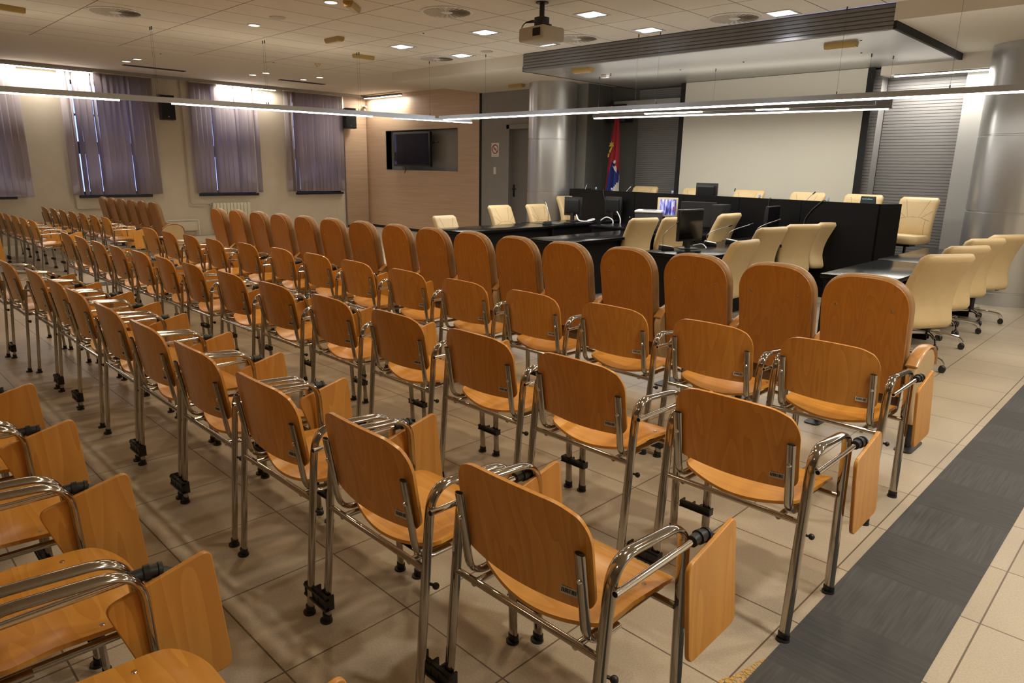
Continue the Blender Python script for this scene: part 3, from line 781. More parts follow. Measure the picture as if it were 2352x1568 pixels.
for k in range(9): box(b, -.085 + k * .019, -.085 + k * .019 + .012, -.0055, -.004, -.125, -.108)
make('caption_line', b, M['slatgrey'], o)
o = thing('light_switch', 'white wall switch below the red barred sign', 'switch', (-11.28, YB, 1.545))
b = B(); rbox(b, -.04, .04, -.012, 0, -.075, .075, .004); make('plate', b, M['white'], o)
b = B(); box(b, -.025, .025, -.017, -.012, -.055, -.005); make('rocker', b, M['white'], o)
b = B(); box(b, -.025, .025, -.017, -.012, .005, .055); make('rocker', b, M['white'], o)

# ------------------------------------------------------------------ projection screen wall
o = thing('projection_screen', 'large off white projection screen behind the dais', 'screen', (-5.37, 11.2, .95))
b = B(); box(b, -1.50, 1.50, -.005, .005, 0, 2.145); make('cloth', b, M['screen'], o)
b = B(); box(b, -1.60, -1.50, 0, .012, 0, 2.145); make('border_shade', b, M['blackmatt'], o)
b = B(); box(b, 1.50, 1.60, 0, .012, 0, 2.145); make('border_shade', b, M['blackmatt'], o)  # matt black standing in for the shadow gap beside the screen
b = B(); box(b, -1.6, 1.6, -.012, .02, -.03, 0); make('bottom_bar', b, M['black'], o)
b = B(); box(b, -7.02, -3.80, 11.30, YBACK - .05, .6, ZK); struct('wall_screen_shade', b, M['blackmatt'])  # black block painted as the shade between screen and wall
# second rolled screen case and dark box with red light
b = B(); rbox(b, -.75, .75, -.06, .06, -.055, .055, .02); o = make('rolled_screen_case', b, M['lightgrey']); o.location = (-7.78, YBACK - .20, 2.83); tag(o, 'long grey roller case on the dark wall left of the screen', 'roller case')
o = thing('wall_amplifier', 'black box with a red light on the dark wall', 'equipment box', (-8.42, YBACK - .2, 2.62))
b = B(); rbox(b, -.22, .22, -.12, .15, -.12, .12, .01); make('casing', b, M['black'], o)
b = B(); box(b, -.2, .2, -.121, -.12, .13, .20); box(b, -.2, .2, -.119, .1, .12, .20); make('top_unit', b, M['blackmatt'], o)
b = B(); lathe(b, [(0, -.127), (.012, -.127), (.012, -.12)], -.10, .16, n=10, axis='Y'); make('standby_light', b, M['led'], o)

# flag hanging from a pole
o = thing('flag', 'drooping red, blue and white flag on a pole behind the dais', 'flag', (-8.22, 11.0, .25))
b = B(); sweep(b, [(.02, .03, 0), (.05, .03, 2.35)], .014, n=8); lathe(b, [(.14, 0), (.14, .02), (.02, .04)], .02, .03, n=16); make('pole', b, M['steel'], o)
b = B(); nu, nv = 24, 40; G = []
for j in range(nv + 1):
    v = j / nv; row = []
    half = .05 + .15 * v ** .8
    for i in range(nu + 1):
        u = i / nu
        x = .05 + (u - .5) * 2 * half - .02 * v; z = 2.28 - 1.50 * v
        y = -.01 + (.01 + .035 * v) * math.sin(u * PI * 5 + v) - .03 * v
        row.append(b.verts.new((x, y, z)))
    G.append(row)
def fcol(u, v):
    zv = v * 1.0
    if v < .50: return 0
    red_l = .50 + max(0, .38 - u) * 1.1 if u < .38 else .50 + (u - .38) * .28
    if v < red_l: return 0
    wl = .66 + (1 - u) * .55
    if v > wl: return 2
    return 1
for j in range(nv):
    for i in range(nu):
        f = b.faces.new((G[j][i], G[j][i + 1], G[j + 1][i + 1], G[j + 1][i])); f.material_index = fcol((i + .5) / nu, (j + .5) / nv)
q = make('cloth', b, [M['flagred'], M['flagblue'], M['flagwhite']], o, ang=80)
md = q.modifiers.new('Solidify', 'SOLIDIFY'); md.thickness = .003
b = B()
def star(cx, cz, pts): prism(b, [(cx + x, cz + z) for x, z in pts], -.075, -.07, 'Y')
star(.0, 1.80, [(-.06, -.02), (-.035, .02), (-.045, .06), (-.015, .035), (0, .08), (.015, .035), (.045, .06), (.035, .02), (.06, -.02)])   # crown
star(-.02, 1.68, [(-.035, 0), (-.01, .06), (.02, .09), (.05, .10), (.03, .05), (.0, -.02)])
star(-.05, 1.62, [(-.03, -.04), (-.02, .03), (.01, .04), (.0, -.03)])
make('emblem_crown', b, M['gold'], o)
b = B()
star(.09, 1.50, [(-.02, -.03), (-.03, .0), (-.01, .03), (.02, .03), (.03, 0), (.015, -.03)])
star(.095, 1.36, [(-.05, .08), (-.02, .05), (.03, .07), (.05, .02), (.05, -.06), (.0, -.01)])
make('emblem_eagle', b, M['flagwhite'], o)

# ------------------------------------------------------------------ dais and desks
b = B(); prism(b, [(-8.7, 10.3), (-8.7, YBACK - .06), (-2.2, YBACK - .1), (-2.2, 9.95), (-2.85, 9.8)], 0, .22, 'Z'); struct('dais_platform', b, M['desk'])
DL, DR, DE = (-8.50, 10.10), (-2.86, 9.28), (-2.73, 9.62)
def dpt(t): return lerp2(DL, DR, t)
o = thing('dais_desk', 'long black raised panel desk in front of the projection screen', 'desk', (-5.7, 9.7, 0))
T = Matrix.Translation((5.7, -9.7, 0))
def dpart(nm, bm, m, **k):
    bmesh.ops.transform(bm, matrix=T, verts=bm.verts[:]); return make(nm, bm, m, o, **k)
cuts = [0, .29, .47, .65, .82, 1.0]
for t0, t1 in zip(cuts, cuts[1:]):
    b = B(); bar_between(b, lerp2(DL, DR, t0 + .0008), lerp2(DL, DR, t1 - .0008), .04, 0, 1.25); dpart('front_panel', b, M['desk'])
b = B(); bar_between(b, DR, DE, .04, 0, 1.25); dpart('end_panel', b, M['desk'])
b = B(); bar_between(b, DL, (-8.42, 10.6), .04, 0, 1.25); dpart('end_panel', b, M['desk'])
b = B(); prism(b, [(-8.45, 10.14), (-2.88, 9.33), (-2.76, 9.60), (-2.85, 9.95), (-8.4, 10.75)], .98, 1.01, 'Z'); dpart('desk_top', b, M['desktop'])
def table(label, x0, x1, y0, y1, group='black meeting tables', front='y0', modesty=True):
    t = thing('meeting_table', label, 'table', ((x0 + x1) / 2, (y0 + y1) / 2, 0), 0, group)
    hx, hy = (x1 - x0) / 2, (y1 - y0) / 2
    b = B(); rbox(b, -hx, hx, -hy, hy, .715, .75, .005); make('table_top', b, M['desktop'], t)
    for s in (-1, 1):
        b = B(); box(b, -hx + .03, hx - .03, s * (hy - .035) - .016, s * (hy - .035) + .016, 0, .715); make('leg', b, M['desk'], t)
    b = B(); box(b, -hx + .10, -hx + .13, -hy + .06, hy - .06, .25, .715) if modesty else box(b, hx - .13, hx - .10, -hy + .06, hy - .06, .03, .715)
    make('modesty_panel', b, M['desk'], t)
    return t
table('glossy black table at the left, end facing the padded seats', -7.78, -7.12, 6.23, 8.15, modesty=False)
table('black table with two monitors, running on to the dais at left', -7.88, -7.20, 8.16, 9.95, modesty=False)
table('glossy black middle table, its bare end just behind the padded seats', -6.02, -5.36, 6.34, 8.3, modesty=False)
table('black table carrying the printer and the waterfall display', -6.9, -4.78, 8.70, 9.42)
table('black table with desk microphones and a monitor in the centre', -4.30, -3.58, 6.36, 8.2, modesty=False)
table('black table between the centre microphones and the dais', -4.35, -3.62, 8.21, 9.28, modesty=False)
table('glossy black table nearest the right aisle, end near the padded seats', -2.32, -1.74, 6.20, 7.75)
table('black table behind the nearest one along the right aisle', -2.34, -1.74, 7.76, 9.45)

# ------------------------------------------------------------------ office chair
def office_chair(label, loc, rz, group, scale=1.0):
    c = thing('office_chair', label, 'chair', loc, rz, group, (scale,) * 3)
    # back cushion: S curve shell
    W = .245
    def backfn(u, v):
        z = .40 + .60 * v
        x = (u - .5) * 2
        prof = -.215 + .05 * math.sin((v) * PI * 1.25) - .105 * max(0, v - .25)
        w = W * (1 - .10 * (1 - v) ** 2 if v < .92 else 1 - .10 * (1 - v) ** 2)
        return z, x * w, prof
    b = B(); nz, nx = 18, 12; rings = []
    for j in range(nz + 1):
        v = j / nz
        z = .39 + .61 * v; yc = -.205 + .055 * math.sin(v * PI * 1.2) - .10 * max(0, v - .3)
        e = min(1, math.sin(min(1, (v + .015) / .10) * PI / 2)) * min(1, math.sin(min(1, (1 - v + .010) / .060) * PI / 2))
        w = W * (.93 + .07 * min(1, v / .3)) * (.84 + .16 * e); th = .058 * (.30 + .70 * e)
        ring = []
        n = 28
        for k in range(n):
            a = 2 * PI * k / n; ca, sa = math.cos(a), math.sin(a)
            px = w * math.copysign(abs(ca) ** .38, ca); py = th * math.copysign(abs(sa) ** .5, sa)
            ring.append(b.verts.new((px, yc + py + .018 * (px / W) ** 2, z)))
        rings.append(ring)
    for r0, r1 in zip(rings, rings[1:]):
        for k in range(28): b.faces.new((r0[k], r0[(k + 1) % 28], r1[(k + 1) % 28], r1[k]))
    b.faces.new(rings[0][::-1]); b.faces.new(rings[-1])
    bk = make('backrest', b, M['leather'], c, ang=70)
    # V seams and lumbar bulge on the front face
    b = B()
    def fp(x, z):
        v = (z - .39) / .61; yc = -.205 + .055 * math.sin(v * PI * 1.2) - .10 * max(0, v - .3)
        e = min(1, math.sin(min(1, (v + .015) / .10) * PI / 2)) * min(1, math.sin(min(1, (1 - v + .010) / .060) * PI / 2))
        w = W * (.93 + .07 * min(1, v / .3)) * (.84 + .16 * e); th = .058 * (.30 + .70 * e)
        ca = min(1, abs(x) / w) ** (1 / .38); sa = math.sqrt(max(0, 1 - ca * ca))
        return (x, yc + th * sa ** .5 + .018 * (x / W) ** 2 - .0008, z)
    for pts in (((-.15, .965), (-.07, .74)), ((.15, .965), (.07, .74)), ((-.22, .83), (-.10, .735)), ((.22, .83), (.10, .735)), ((-.21, .70), (-.1, .735), (0, .745), (.1, .735), (.21, .70)), ((-.16, .72), (-.16, .47)), ((.16, .72), (.16, .47))):
        P = []
        for p, q in zip(pts, pts[1:]):
            for k in range(6): P.append(fp(p[0] + (q[0] - p[0]) * k / 5, p[1] + (q[1] - p[1]) * k / 5))
        sweep(b, P, .0028, n=5)
    make('seam', b, M['leather_seam'], bk)
    b = B(); rings = []
    for v in (0, .12, .5, .88, 1):
        z = .40 + .115 * v; e = .9 + .1 * math.sin(v * PI); ring = []
        for k in range(32):
            a = 2 * PI * k / 32; ca, sa = math.cos(a), math.sin(a)
            ring.append(b.verts.new((.25 * e * math.copysign(abs(ca) ** .45, ca), .03 + .245 * e * math.copysign(abs(sa) ** .45, sa), z)))
        rings.append(ring)
    for r0, r1 in zip(rings, rings[1:]):
        for k in range(32): b.faces.new((r0[k], r0[(k + 1) % 32], r1[(k + 1) % 32], r1[k]))
    b.faces.new(rings[0][::-1]); b.faces.new(rings[-1])
    make('seat', b, M['leather'], c, ang=60)
    b = B(); lathe(b, [(.028, .10), (.028, .26), (.018, .26), (.018, .40)], n=14); box(b, -.09, .09, -.1, .1, .36, .40); make('gas_lift', b, M['black'], c)
    b = B(); sweep(b, fillet([(.05, 0, .375), (.22, -.03, .37), (.27, -.05, .36)], .03), .006, n=6); lathe(b, [(0, .26), (.018, .265), (.018, .30), (0, .305)], -.05, .36, n=10, axis='X'); make('tilt_lever', b, M['black'], c)
    for k in range(5):
        a = 2 * PI * k / 5 + .35; d = V((math.cos(a), math.sin(a), 0))
        b = B(); sweep(b, fillet([d * .02 + V((0, 0, .125)), d * .16 + V((0, 0, .125)), d * .27 + V((0, 0, .11)), d * .295 + V((0, 0, .065))], .06, 5), .017, .012, n=8, side=(0, 0, 1)); q = make('base_arm', b, M['chrome_bright'], c)
        b = B(); s = V((-d.y, d.x, 0))
        for sg in (-1, 1):
            b2 = B(); lathe(b2, [(0, -.011), (.024, -.011), (.028, -.005), (.028, .005), (.024, .011), (0, .011)], n=14, axis='X')
            merge(b, b2, Matrix.Translation(d * .295 + s * (sg * .016) + V((0, 0, .028))) @ Matrix.Rotation(math.atan2(s.y, s.x), 4, 'Z'))
        b2 = B(); lathe(b2, [(.022, .03), (.022, .05), (.010, .062)], n=10); merge(b, b2, Matrix.Translation(d * .295))
        make('caster', b, M['black'], c)
    return c
oc = office_chair('x', (0, 0, 0), 0, 'cream chairs along the right aisle table')
OC = []
def put(x, y, rz, sc, label, group, z=0):
    x -= .24 * sc * math.sin(rz); y += .24 * sc * math.cos(rz)   # x, y: place of the back's top
    if not OC: c = oc; c.location = (x, y, z); c.rotation_euler = (0, 0, rz); c.scale = (sc,) * 3; c['label'] = label; c['group'] = group
    else: c = dup(oc, (x, y, z), rz, label, group, (sc,) * 3)
    OC.append(c)
H = PI / 2
g = 'cream chairs along the right aisle table'
R_ = math.radians
put(-1.42, 6.33, R_(61), 1.0, 'large nearest cream office chair at the right aisle table, back to camera', g)
put(-1.51, 7.38, R_(62), .99, 'second cream office chair at the right aisle table, mostly hidden', g)
put(-1.55, 8.28, R_(64), 1.0, 'third cream office chair at the right aisle table, chrome base showing', g)
put(-1.50, 9.06, R_(63), 1.0, 'farthest cream office chair at the right aisle table, by the right column', g)
g = 'cream chairs at the centre table'
put(-3.20, 6.46, R_(88), .955, 'nearest and lowest cream office chair at the microphone table', g)
put(-3.52, 7.74, R_(78), 1.0, 'second cream office chair at the microphone table', g)
put(-3.49, 8.54, R_(64), 1.0, 'third cream office chair at the microphone table', g)
put(-3.46, 9.38, R_(66), .99, 'farthest cream office chair at the microphone table, before the dais', g)
g = 'cream chairs at the middle table'
put(-5.26, 7.74, R_(79), 1.0, 'cream office chair left of the standing monitor, back to camera', g)
put(-5.10, 8.28, R_(76), 1.0, 'cream office chair half hidden by the standing monitor', g)
put(-4.69, 8.95, R_(88), 1.05, 'cream office chair behind the two desk microphones', g)
g = 'cream chairs at the left table'
put(-8.26, 6.88, -H, .88, 'lowest cream office chair at the left end of the left table', g)
put(-8.34, 8.14, -H, 1.0, 'cream office chair with seamed front below the red barred sign', g)
put(-8.32, 9.02, -H, 1.0, 'cream office chair with seamed front below the left column', g)
put(-8.40, 9.97, -H - .1, 1.12, 'cream office chair behind the monitor at the dais corner', g)
g = 'cream chairs behind the dais desk'
for x, l in ((-7.42, 'cream chair top behind the dais nearest the flag'), (-6.32, 'cream chair top left of the monitor on the dais'), (-5.34, 'cream chair top right of the monitor on the dais'), (-4.36, 'cream chair top with a slanted microphone before it'), (-3.54, 'cream chair top beside the dark name plate')):
    put(x, 10.79 + (-x - 5) * .06, PI, 1.06, l, g, .26)
put(-2.80, 10.64, PI - .10, 1.0, 'lone cream chair standing right of the dais desk', 'free cream chair', .31)

# ------------------------------------------------------------------ things on the desks
def monitor_back(label, loc, rz, w=.40, h=.34, stand=.10, front=False, group='black computer monitors'):
    o = thing('monitor', label, 'monitor', loc, rz, group)
    b = B(); rbox(b, -w / 2, w / 2, -.02, .02, stand, stand + h, .006); make('casing', b, M['black'], o)
    b = B(); box(b, -w / 2 + .015, w / 2 - .015, -.0215, -.019, stand + .02, stand + h - .015); make('screen', b, M['glassblack'], o)
    b = B(); prism(b, [(.02, stand + .03), (.02, stand + h - .03), (.05, stand + h - .06), (.05, stand + .07)], -w * .38, w * .38, 'X'); make('rear_housing', b, M['blackmatt'], o)
    b = B(); box(b, -.03, .03, .0, .035, .01, stand + .06); make('stand_neck', b, M['black'], o)
    b = B(); lathe(b, [(.11, 0), (.11, .008), (.03, .014)], 0, .01, n=24); make('stand_foot', b, M['black'], o)
    return o
monitor_back('black monitor seen from behind at the left table end', (-7.62, 9.15, .75), math.radians(180 + 2), .36, .31, .09)
monitor_back('dark monitor seen from behind against the black dais front', (-7.25, 9.78, .75), math.radians(180 - 4), .36, .31, .10)
monitor_back('black monitor standing on the dais desk before the screen', (-5.55, 9.86, 1.01), math.radians(180), .36, .30, .12)
monitor_back('black monitor facing the camera among the centre microphones', (-4.10, 6.98, .75), math.radians(82), .42, .35, .09)
monitor_back('thin dark monitor standing at the foot of the dais right half', (-4.12, 9.1, .75), math.radians(92), .40, .34, .08)
# big dark screen and computer at the dais front
o = thing('computer_display', 'wide dark grey display at the dais front beside the waterfall picture', 'monitor', (-5.30, 9.22, .75), math.radians(14))
b = B(); rbox(b, -.26, .26, -.02, .02, .05, .42, .006); make('casing', b, M['black'], o)
b = B(); box(b, -.25, .235, -.022, -.019, .065, .41); make('screen', b, flat('dim grey display', (0.022, 0.023, 0.026), .3), o)
b = B(); box(b, -.1, .1, -.08, .1, 0, .012); box(b, -.03, .03, 0, .03, .0, .1); make('stand', b, M['black'], o)
o = thing('computer_case', 'black computer case right of the wide dark display', 'computer', (-4.93, 9.10, .75), math.radians(6))
b = B(); rbox(b, -.08, .08, -.02, .30, 0, .40, .006); make('casing', b, M['black'], o)
b = B(); box(b, -.07, .07, -.024, -.02, .02, .38); make('front_panel', b, M['blackmatt'], o)
o = thing('waterfall_display', 'small display with cream bezel showing a waterfall picture', 'monitor', (-5.80, 9.18, .75), math.radians(30))
b = B(); rbox(b, -.15, .15, -.02, .03, .18, .46, .006); make('bezel', b, M['offwhite'], o)
b = B(); box(b, -.115, .125, -.0225, -.0195, .205, .435); make('screen', b, M['waterfall'], o)
b = B(); box(b, .085, .10, -.0235, -.022, .26, .33); make('red_mark', b, M['red'], o)
b = B(); box(b, .085, .10, -.0235, -.022, .33, .42); make('white_mark', b, M['paper'], o)
b = B(); box(b, -.03, .03, .0, .04, .01, .25); box(b, -.1, .1, -.07, .09, 0, .012); make('stand', b, M['offwhite'], o)
o = thing('printer', 'dark printer with a pale lid left of the waterfall display', 'printer', (-5.98, 8.98, .75), math.radians(25))
b = B(); rbox(b, -.19, .19, -.17, .17, 0, .24, .012); make('casing', b, flat('printer grey', (0.045, 0.045, 0.05), .45), o)
b = B(); rbox(b, -.2, .2, -.18, .16, .24, .275, .012); make('lid', b, M['white'], o)
b = B(); box(b, -.1, .1, -.12, .04, .2755, .278); make('lid_window', b, M['ventdark'], o)
b = B(); box(b, -.14, .14, -.175, -.168, .05, .12); make('paper_slot', b, M['blackmatt'], o)

def microphone(label, loc, rz, lean=.32, h=.33, flat_top=True, group='gooseneck desk microphones', light=True):
    o = thing('desk_microphone', label, 'microphone', loc, rz, group)
    b = B(); prism(b, [(-.075, 0), (.075, 0), (.07, .05), (-.07, .028)], -.055, .055, 'X'); make('base', b, M['black'], o, bev=.006)
    b = B(); vs = [b.verts.new(p) for p in ((-.050, -.066, .032), (.050, -.066, .032), (.050, .062, .0525), (-.050, .062, .0525))]; b.faces.new(vs)
    r_ = bmesh.ops.extrude_face_region(b, geom=b.faces[:]); bmesh.ops.translate(b, vec=(0, 0, .002), verts=[v for v in r_['geom'] if isinstance(v, bmesh.types.BMVert)])
    make('control_plate', b, M['white'] if light else M['black'], o)
    b = B(); P = fillet([(0, .04, .045), (0, .05, .045 + h * .35), (0, .05 - lean * .35, h * .75), (0, .05 - lean, h)], [.06, .08], 6); sweep(b, P, .0045, n=7); make('gooseneck', b, M['steel'], o)
    d = (P[-1] - P[-2]).normalized(); b = B(); sweep(b, [P[-1] - d * .02, P[-1] + d * .025], .009, n=9); make('capsule', b, M['black'], o)
    return o
microphone('desk microphone with pale base left of the centre monitor', (-4.20, 6.68, .75), math.radians(140), .16, .30)
microphone('desk microphone with pale base right of the centre monitor', (-4.12, 7.50, .75), math.radians(120), .26, .24)
microphone('desk microphone half hidden by the nearest centre chair', (-4.08, 7.95, .75), math.radians(120), .26, .24)
microphone('desk microphone before the thin dark monitor', (-4.1, 8.75, .75), math.radians(120), .26, .26)
microphone('black desk microphone on the left table, neck bent to the left', (-7.35, 8.2, .75), math.radians(240), .20, .36, light=False)
for t, rz, l, x0 in ((.045, 170, 'tip of a dais microphone beside the flag', 0), (.225, 150, 'dais microphone right of the chair by the flag', 0), (.61, 178, 'upright dais microphone right of the monitor', 0), (.815, 140, 'slanted dais microphone before the fourth chair top', 0)):
    p = lerp2(DL, DR, t); microphone(l, (p[0], p[1] + .20, 1.01), math.radians(rz), .06 if rz > 160 else .14, .33, light=False, group='microphones on the dais desk')

def bottle(label, loc):
    o = thing('water_bottle', label, 'bottle', loc, 0, 'water bottles on the dais desk')
    b = B(); lathe(b, [(0, 0), (.03, 0), (.032, .02), (.032, .15), (.028, .18), (.013, .215), (.013, .23)], n=18); make('bottle_body', b, M['bottle'], o)
    b = B(); lathe(b, [(.016, .226), (.016, .25), (.014, .254), (0, .254)], n=16); make('cap', b, M['bluecap'], o)
    b = B(); lathe(b, [(.0325, .06), (.0325, .13)], n=18); make('wrapper', b, M['bluecap'], o)
    return o
b0 = None
for t, l in ((.105, 'water bottle with blue cap in front of the flag'), (.175, 'water bottle with blue cap before the leftmost dais chair'), (.415, 'water bottle with blue cap left of the dais monitor'), (.695, 'water bottle with blue cap midway along the dais'), (.875, 'water bottle with blue cap above the hanging black cable')):
    p = lerp2(DL, DR, t); loc = (p[0], p[1] + .10, 1.04)
    if b0 is None: b0 = bottle(l, loc)
    else: dup(b0, loc, None, l)
o = thing('name_plate', 'small dark name plate standing on the right end of the dais', 'name plate', (lerp2(DL, DR, .972)[0], lerp2(DL, DR, .972)[1] + .02, 1.25), math.radians(-8))
b = B(); prism(b, [(-.02, 0), (.02, 0), (.005, .085), (-.005, .085)], -.09, .09, 'X'); make('plate', b, flat('dark teal plate', (.012, .022, .028), .4), o)
b = B()
for k, (w, h) in enumerate(((.014, .012), (.01, .012), (.012, .012), (.008, .016), (.012, .012), (.01, .018), (.014, .014), (.012, .012), (.01, .012))): box(b, -.068 + k * .0145, -.068 + k * .0145 + w, -.0175, -.012, .046, .046 + h)
make('lettering', b, M['teal'], o)
# cables
def cable(label, pts, r, m, r_f=.08, group=None):
    b = B(); sweep(b, fillet(pts, r_f, 6), r, n=7); tag(make('cable', b, m), label, 'cable', group)
def dfront(t, z, off=-.03): p = lerp2(DL, DR, t); return (p[0], p[1] + off, z)
cable('black cable hanging down the right half of the dais front', [dfront(.875, 1.255, .02), dfront(.874, 1.27, -.03), dfront(.845, 1.12), dfront(.83, .98), dfront(.835, .8)], .006, M['cable'] if False else M['windowframe'])
cable('thin cable hanging down the left half of the dais front', [dfront(.155, 1.255, .02), dfront(.156, 1.265, -.03), dfront(.165, 1.1), dfront(.185, .95), dfront(.19, .75)], .004, M['windowframe'])
cable('thin cable dropping from the dais to the thin dark monitor', [dfront(.735, 1.255, .02), dfront(.735, 1.262, -.03), dfront(.733, 1.1)], .004, M['windowframe'])
cable('white cable curled beside the left monitor foot', [(-7.52, 9.12, .86), (-7.42, 9.05, .77), (-7.25, 9.05, .765), (-7.18, 9.2, .80), (-7.3, 9.3, .80), (-7.38, 9.25, .77)], .011, M['cable'])
cable('white cable arching over the edge of the left table', [(-7.26, 9.45, .77), (-7.18, 9.5, .84), (-7.05, 9.55, .78), (-7.08, 9.5, .62)], .010, M['cable'])
cable('white cable hanging under the dark monitor at the left table', [(-7.1, 9.68, .92), (-7.02, 9.68, .82), (-7.0, 9.66, .70), (-7.08, 9.6, .60)], .010, M['cable'])
cable('white cable standing up beside the dark rear monitor', [(-7.03, 9.92, .98), (-6.98, 9.88, .9), (-6.95, 9.86, .82)], .010, M['cable'])
cable('white cable bundle on the table behind the centre monitor', [(-4.2, 7.25, .76), (-4.1, 7.28, .79), (-4.0, 7.2, .76), (-3.95, 7.1, .758)], .006, M['cable'])

# ------------------------------------------------------------------ wooden chair with writing tablet
def tablet_chair():
    c = thing('tablet_chair', 'x', 'chair', (0, 0, 0), 0, 'x')
    side = (1, 0, 0)
    for s in (-1, 1):
        X = .272 * s
        full = fillet([(X, 0.0, .012), (X, .058, .706), (X, .382, .683), (X, .410, .012)], [.085, .085], 8)
        # rear leg 0..1, armrest, front leg
        rear = [V((X, 0, .012)), V((X, .045, .56))]
        t0 = .56
        arm = [V((X, .045, .56))] + full[1:-1] + [V((X, .3905, .48))]
        front = [V((X, .3905, .48)), V((X, .410, .012))]
        b = B(); sweep(b, rear, .019, .0105, side=side, n=14); lg1 = make('leg', b, M['chrome'], c)
        b = B(); sweep(b, arm, .019, .0105, side=side, n=14); make('armrest', b, M['chrome'], c)
        b = B(); sweep(b, front, .019, .0105, side=side, n=14); lg2 = make('leg', b, M['chrome'], c)
        for lg, y in ((lg1, 0), (lg2, .410)):
            b = B(); sweep(b, [(X, y, 0), (X, y, .03)], .0215, .014, side=side, n=12); sweep(b, [(X, y - .004, 0), (X, y - .004, .008)], .024, .022, side=side, n=12); make('foot_cap', b, M['black'], lg)
        # back support
        b = B(); P = fillet([(.217 * s, .17, .446), (.217 * s, .045, .446), (.217 * s, .000, .722)], .06, 7)
        sweep(b, P, .0165, .009, side=side, n=12); bs = make('back_support', b, M['chrome'], c)
        b = B(); d = (P[-1] - P[-2]).normalized(); sweep(b, [P[-1] - d * .002, P[-1] + d * .0008], .0135, .0065, side=side, n=12); make('tube_opening', b, M['hole'], bs)
        b = B(); lathe(b, [(0, -.005), (.006, -.004), (.0085, .0)], 0, 0, n=12, axis='Y'); q = make('screw', b, M['chrome_bright'], bs); q.location = (.217 * s, .0035, .645); q.rotation_euler = (.15, 0, 0)
    # frame under the seat
    b = B()
    sweep(b, [(-.27, .036, .441), (.27, .036, .441)], .0105, n=10); sweep(b, [(-.19, .405, .425), (.19, .405, .425)], .0105, n=10)
    for s in (-1, 1):
        sweep(b, [(.19 * s, .03, .436), (.19 * s, .42, .432)], .0105, n=10); sweep(b, [(.18 * s, .375, .425), (.266 * s, .375, .425)], .0105, n=10)
    make('seat_frame', b, M['chrome'], c)
    b = B(); b2 = B(); bmesh.ops.create_uvsphere(b2, u_segments=10, v_segments=8, radius=.011); merge(b, b2, Matrix.Translation((.305, .045, .40))); sweep(b, [(.285, .04, .40), (.305, .045, .40)], .005, n=6)
    make('knob', b, M['black'], c)
    # backrest
    def backf(u, v):
        zb, zt = .549, .840
        z = zb + (zt - zb) * v
        hw = .2375
        rt, rb = .105, .04
        if z > zt - rt: k = (z - (zt - rt)) / rt; hw -= rt * (1 - math.sqrt(max(0, 1 - k * k)))
        if z < zb + rb: k = ((zb + rb) - z) / rb; hw -= rb * (1 - math.sqrt(max(0, 1 - k * k)))
        x = (u - .5) * 2 * hw
        lean = -.155 * (z - .6)
        y = .013 + lean + .032 * (x / .2375) ** 2
        z2 = z - (.016 * (x / .2375) ** 2 if v > .9 else 0) * ((v - .9) / .1) + (.008 * (x / .2375) ** 2 - .008) * max(0, (.12 - v) / .12)
        nx = -2 * .032 * x / .2375 ** 2
        n = V((nx, 1, .155)).normalized()
        return V((x, y, z2)), n
    def remap(fn, k):
        def g(u, v):
            # denser rows near the rounded ends
            vv = .5 - .5 * math.cos(PI * v); return fn(u, vv)
        return g
    b = B(); shell(b, 22, 30, remap(backf, 1), .0115); bk = make('backrest', b, M['beech_v'], c, ang=50)
    # barcode sticker at the lower right of the rear face
    p, n = backf(.5 + .170 / .475, .15)
    o = B(); box(o, -.026, .026, -.0012, 0, -.014, .014); st = make('sticker', o, M['stickerpaper'], bk); st.location = p - n * .0062
    st.rotation_euler = (-.155, 0, math.atan2(n.x, n.y) * -1)
    o = B(); x = -.022
    random.seed(5)
    while x < .02:
        w = random.choice((.0012, .002, .0028)); box(o, x, x + w, -.0018, -.0011, -.009, .002); x += w + random.choice((.0012, .0018))
    box(o, -.022, .006, -.0018, -.0011, .006, .009)
    bc = make('barcode', o, M['print'], st)
    # seat
    def seatf(u, v):
        x = (u - .5) * 2
        yf, yr = .478, .062
        y = yr + (yf - yr) * v
        hw = .232
        rf, rr = .09, .035
        if y > yf - rf: k = (y - (yf - rf)) / rf; hw -= rf * (1 - math.sqrt(max(0, 1 - k * k)))
        if y < yr + rr: k = ((yr + rr) - y) / rr; hw -= rr * (1 - math.sqrt(max(0, 1 - k * k)))
        X = x * hw; ax = abs(X) / .232
        y2 = y + .045 * ax ** 2 * (1 - v) ** 2
        dish = .042 * min(1, (1 - v) * 1.5)
        z = .443 + dish * ax ** 2 * (1 - .15 * ax) + .022 * max(0, min(1, v * 1.4)) * (1 - .35 * ax * 0)
        if v > .78: z -= .034 * ((v - .78) / .22) ** 2
        dzx = 2 * dish * X / .232 ** 2
        return V((X, y2, z)), V((-dzx, 0, 1)).normalized()
    b = B(); shell(b, 24, 28, remap(seatf, 1), .0115); st = make('seat', b, M['beech_s'], c, ang=50)
    for sx in (-.195, .195):
        p, n = seatf(.5 + sx / .464, .62); b = B(); lathe(b, [(.0075, 0), (.006, .002), (0, .0025)], n=10); q = make('screw', b, M['chrome_bright'], st); q.location = p + n * .0058
    # tablet rod, joint and folded tablet
    b = B(); sweep(b, [(.302, .03, .640), (.302, .388, .640)], .0095, n=12); rd = make('tablet_rod', b, M['chrome_bright'], c)
    b = B(); sweep(b, [(.302, .0292, .640), (.302, .031, .640)], .0075, n=12); make('tube_opening', b, M['hole'], rd)
    b = B()
    sweep(b, [(.302, .372, .640), (.302, .405, .640)], .0165, n=12)
    sweep(b, [(.302, .403, .640), (.303, .410, .640), (.304, .417, .640)], .021, n=12); sweep(b, [(.303, .415, .640), (.305, .436, .638)], .017, n=12)
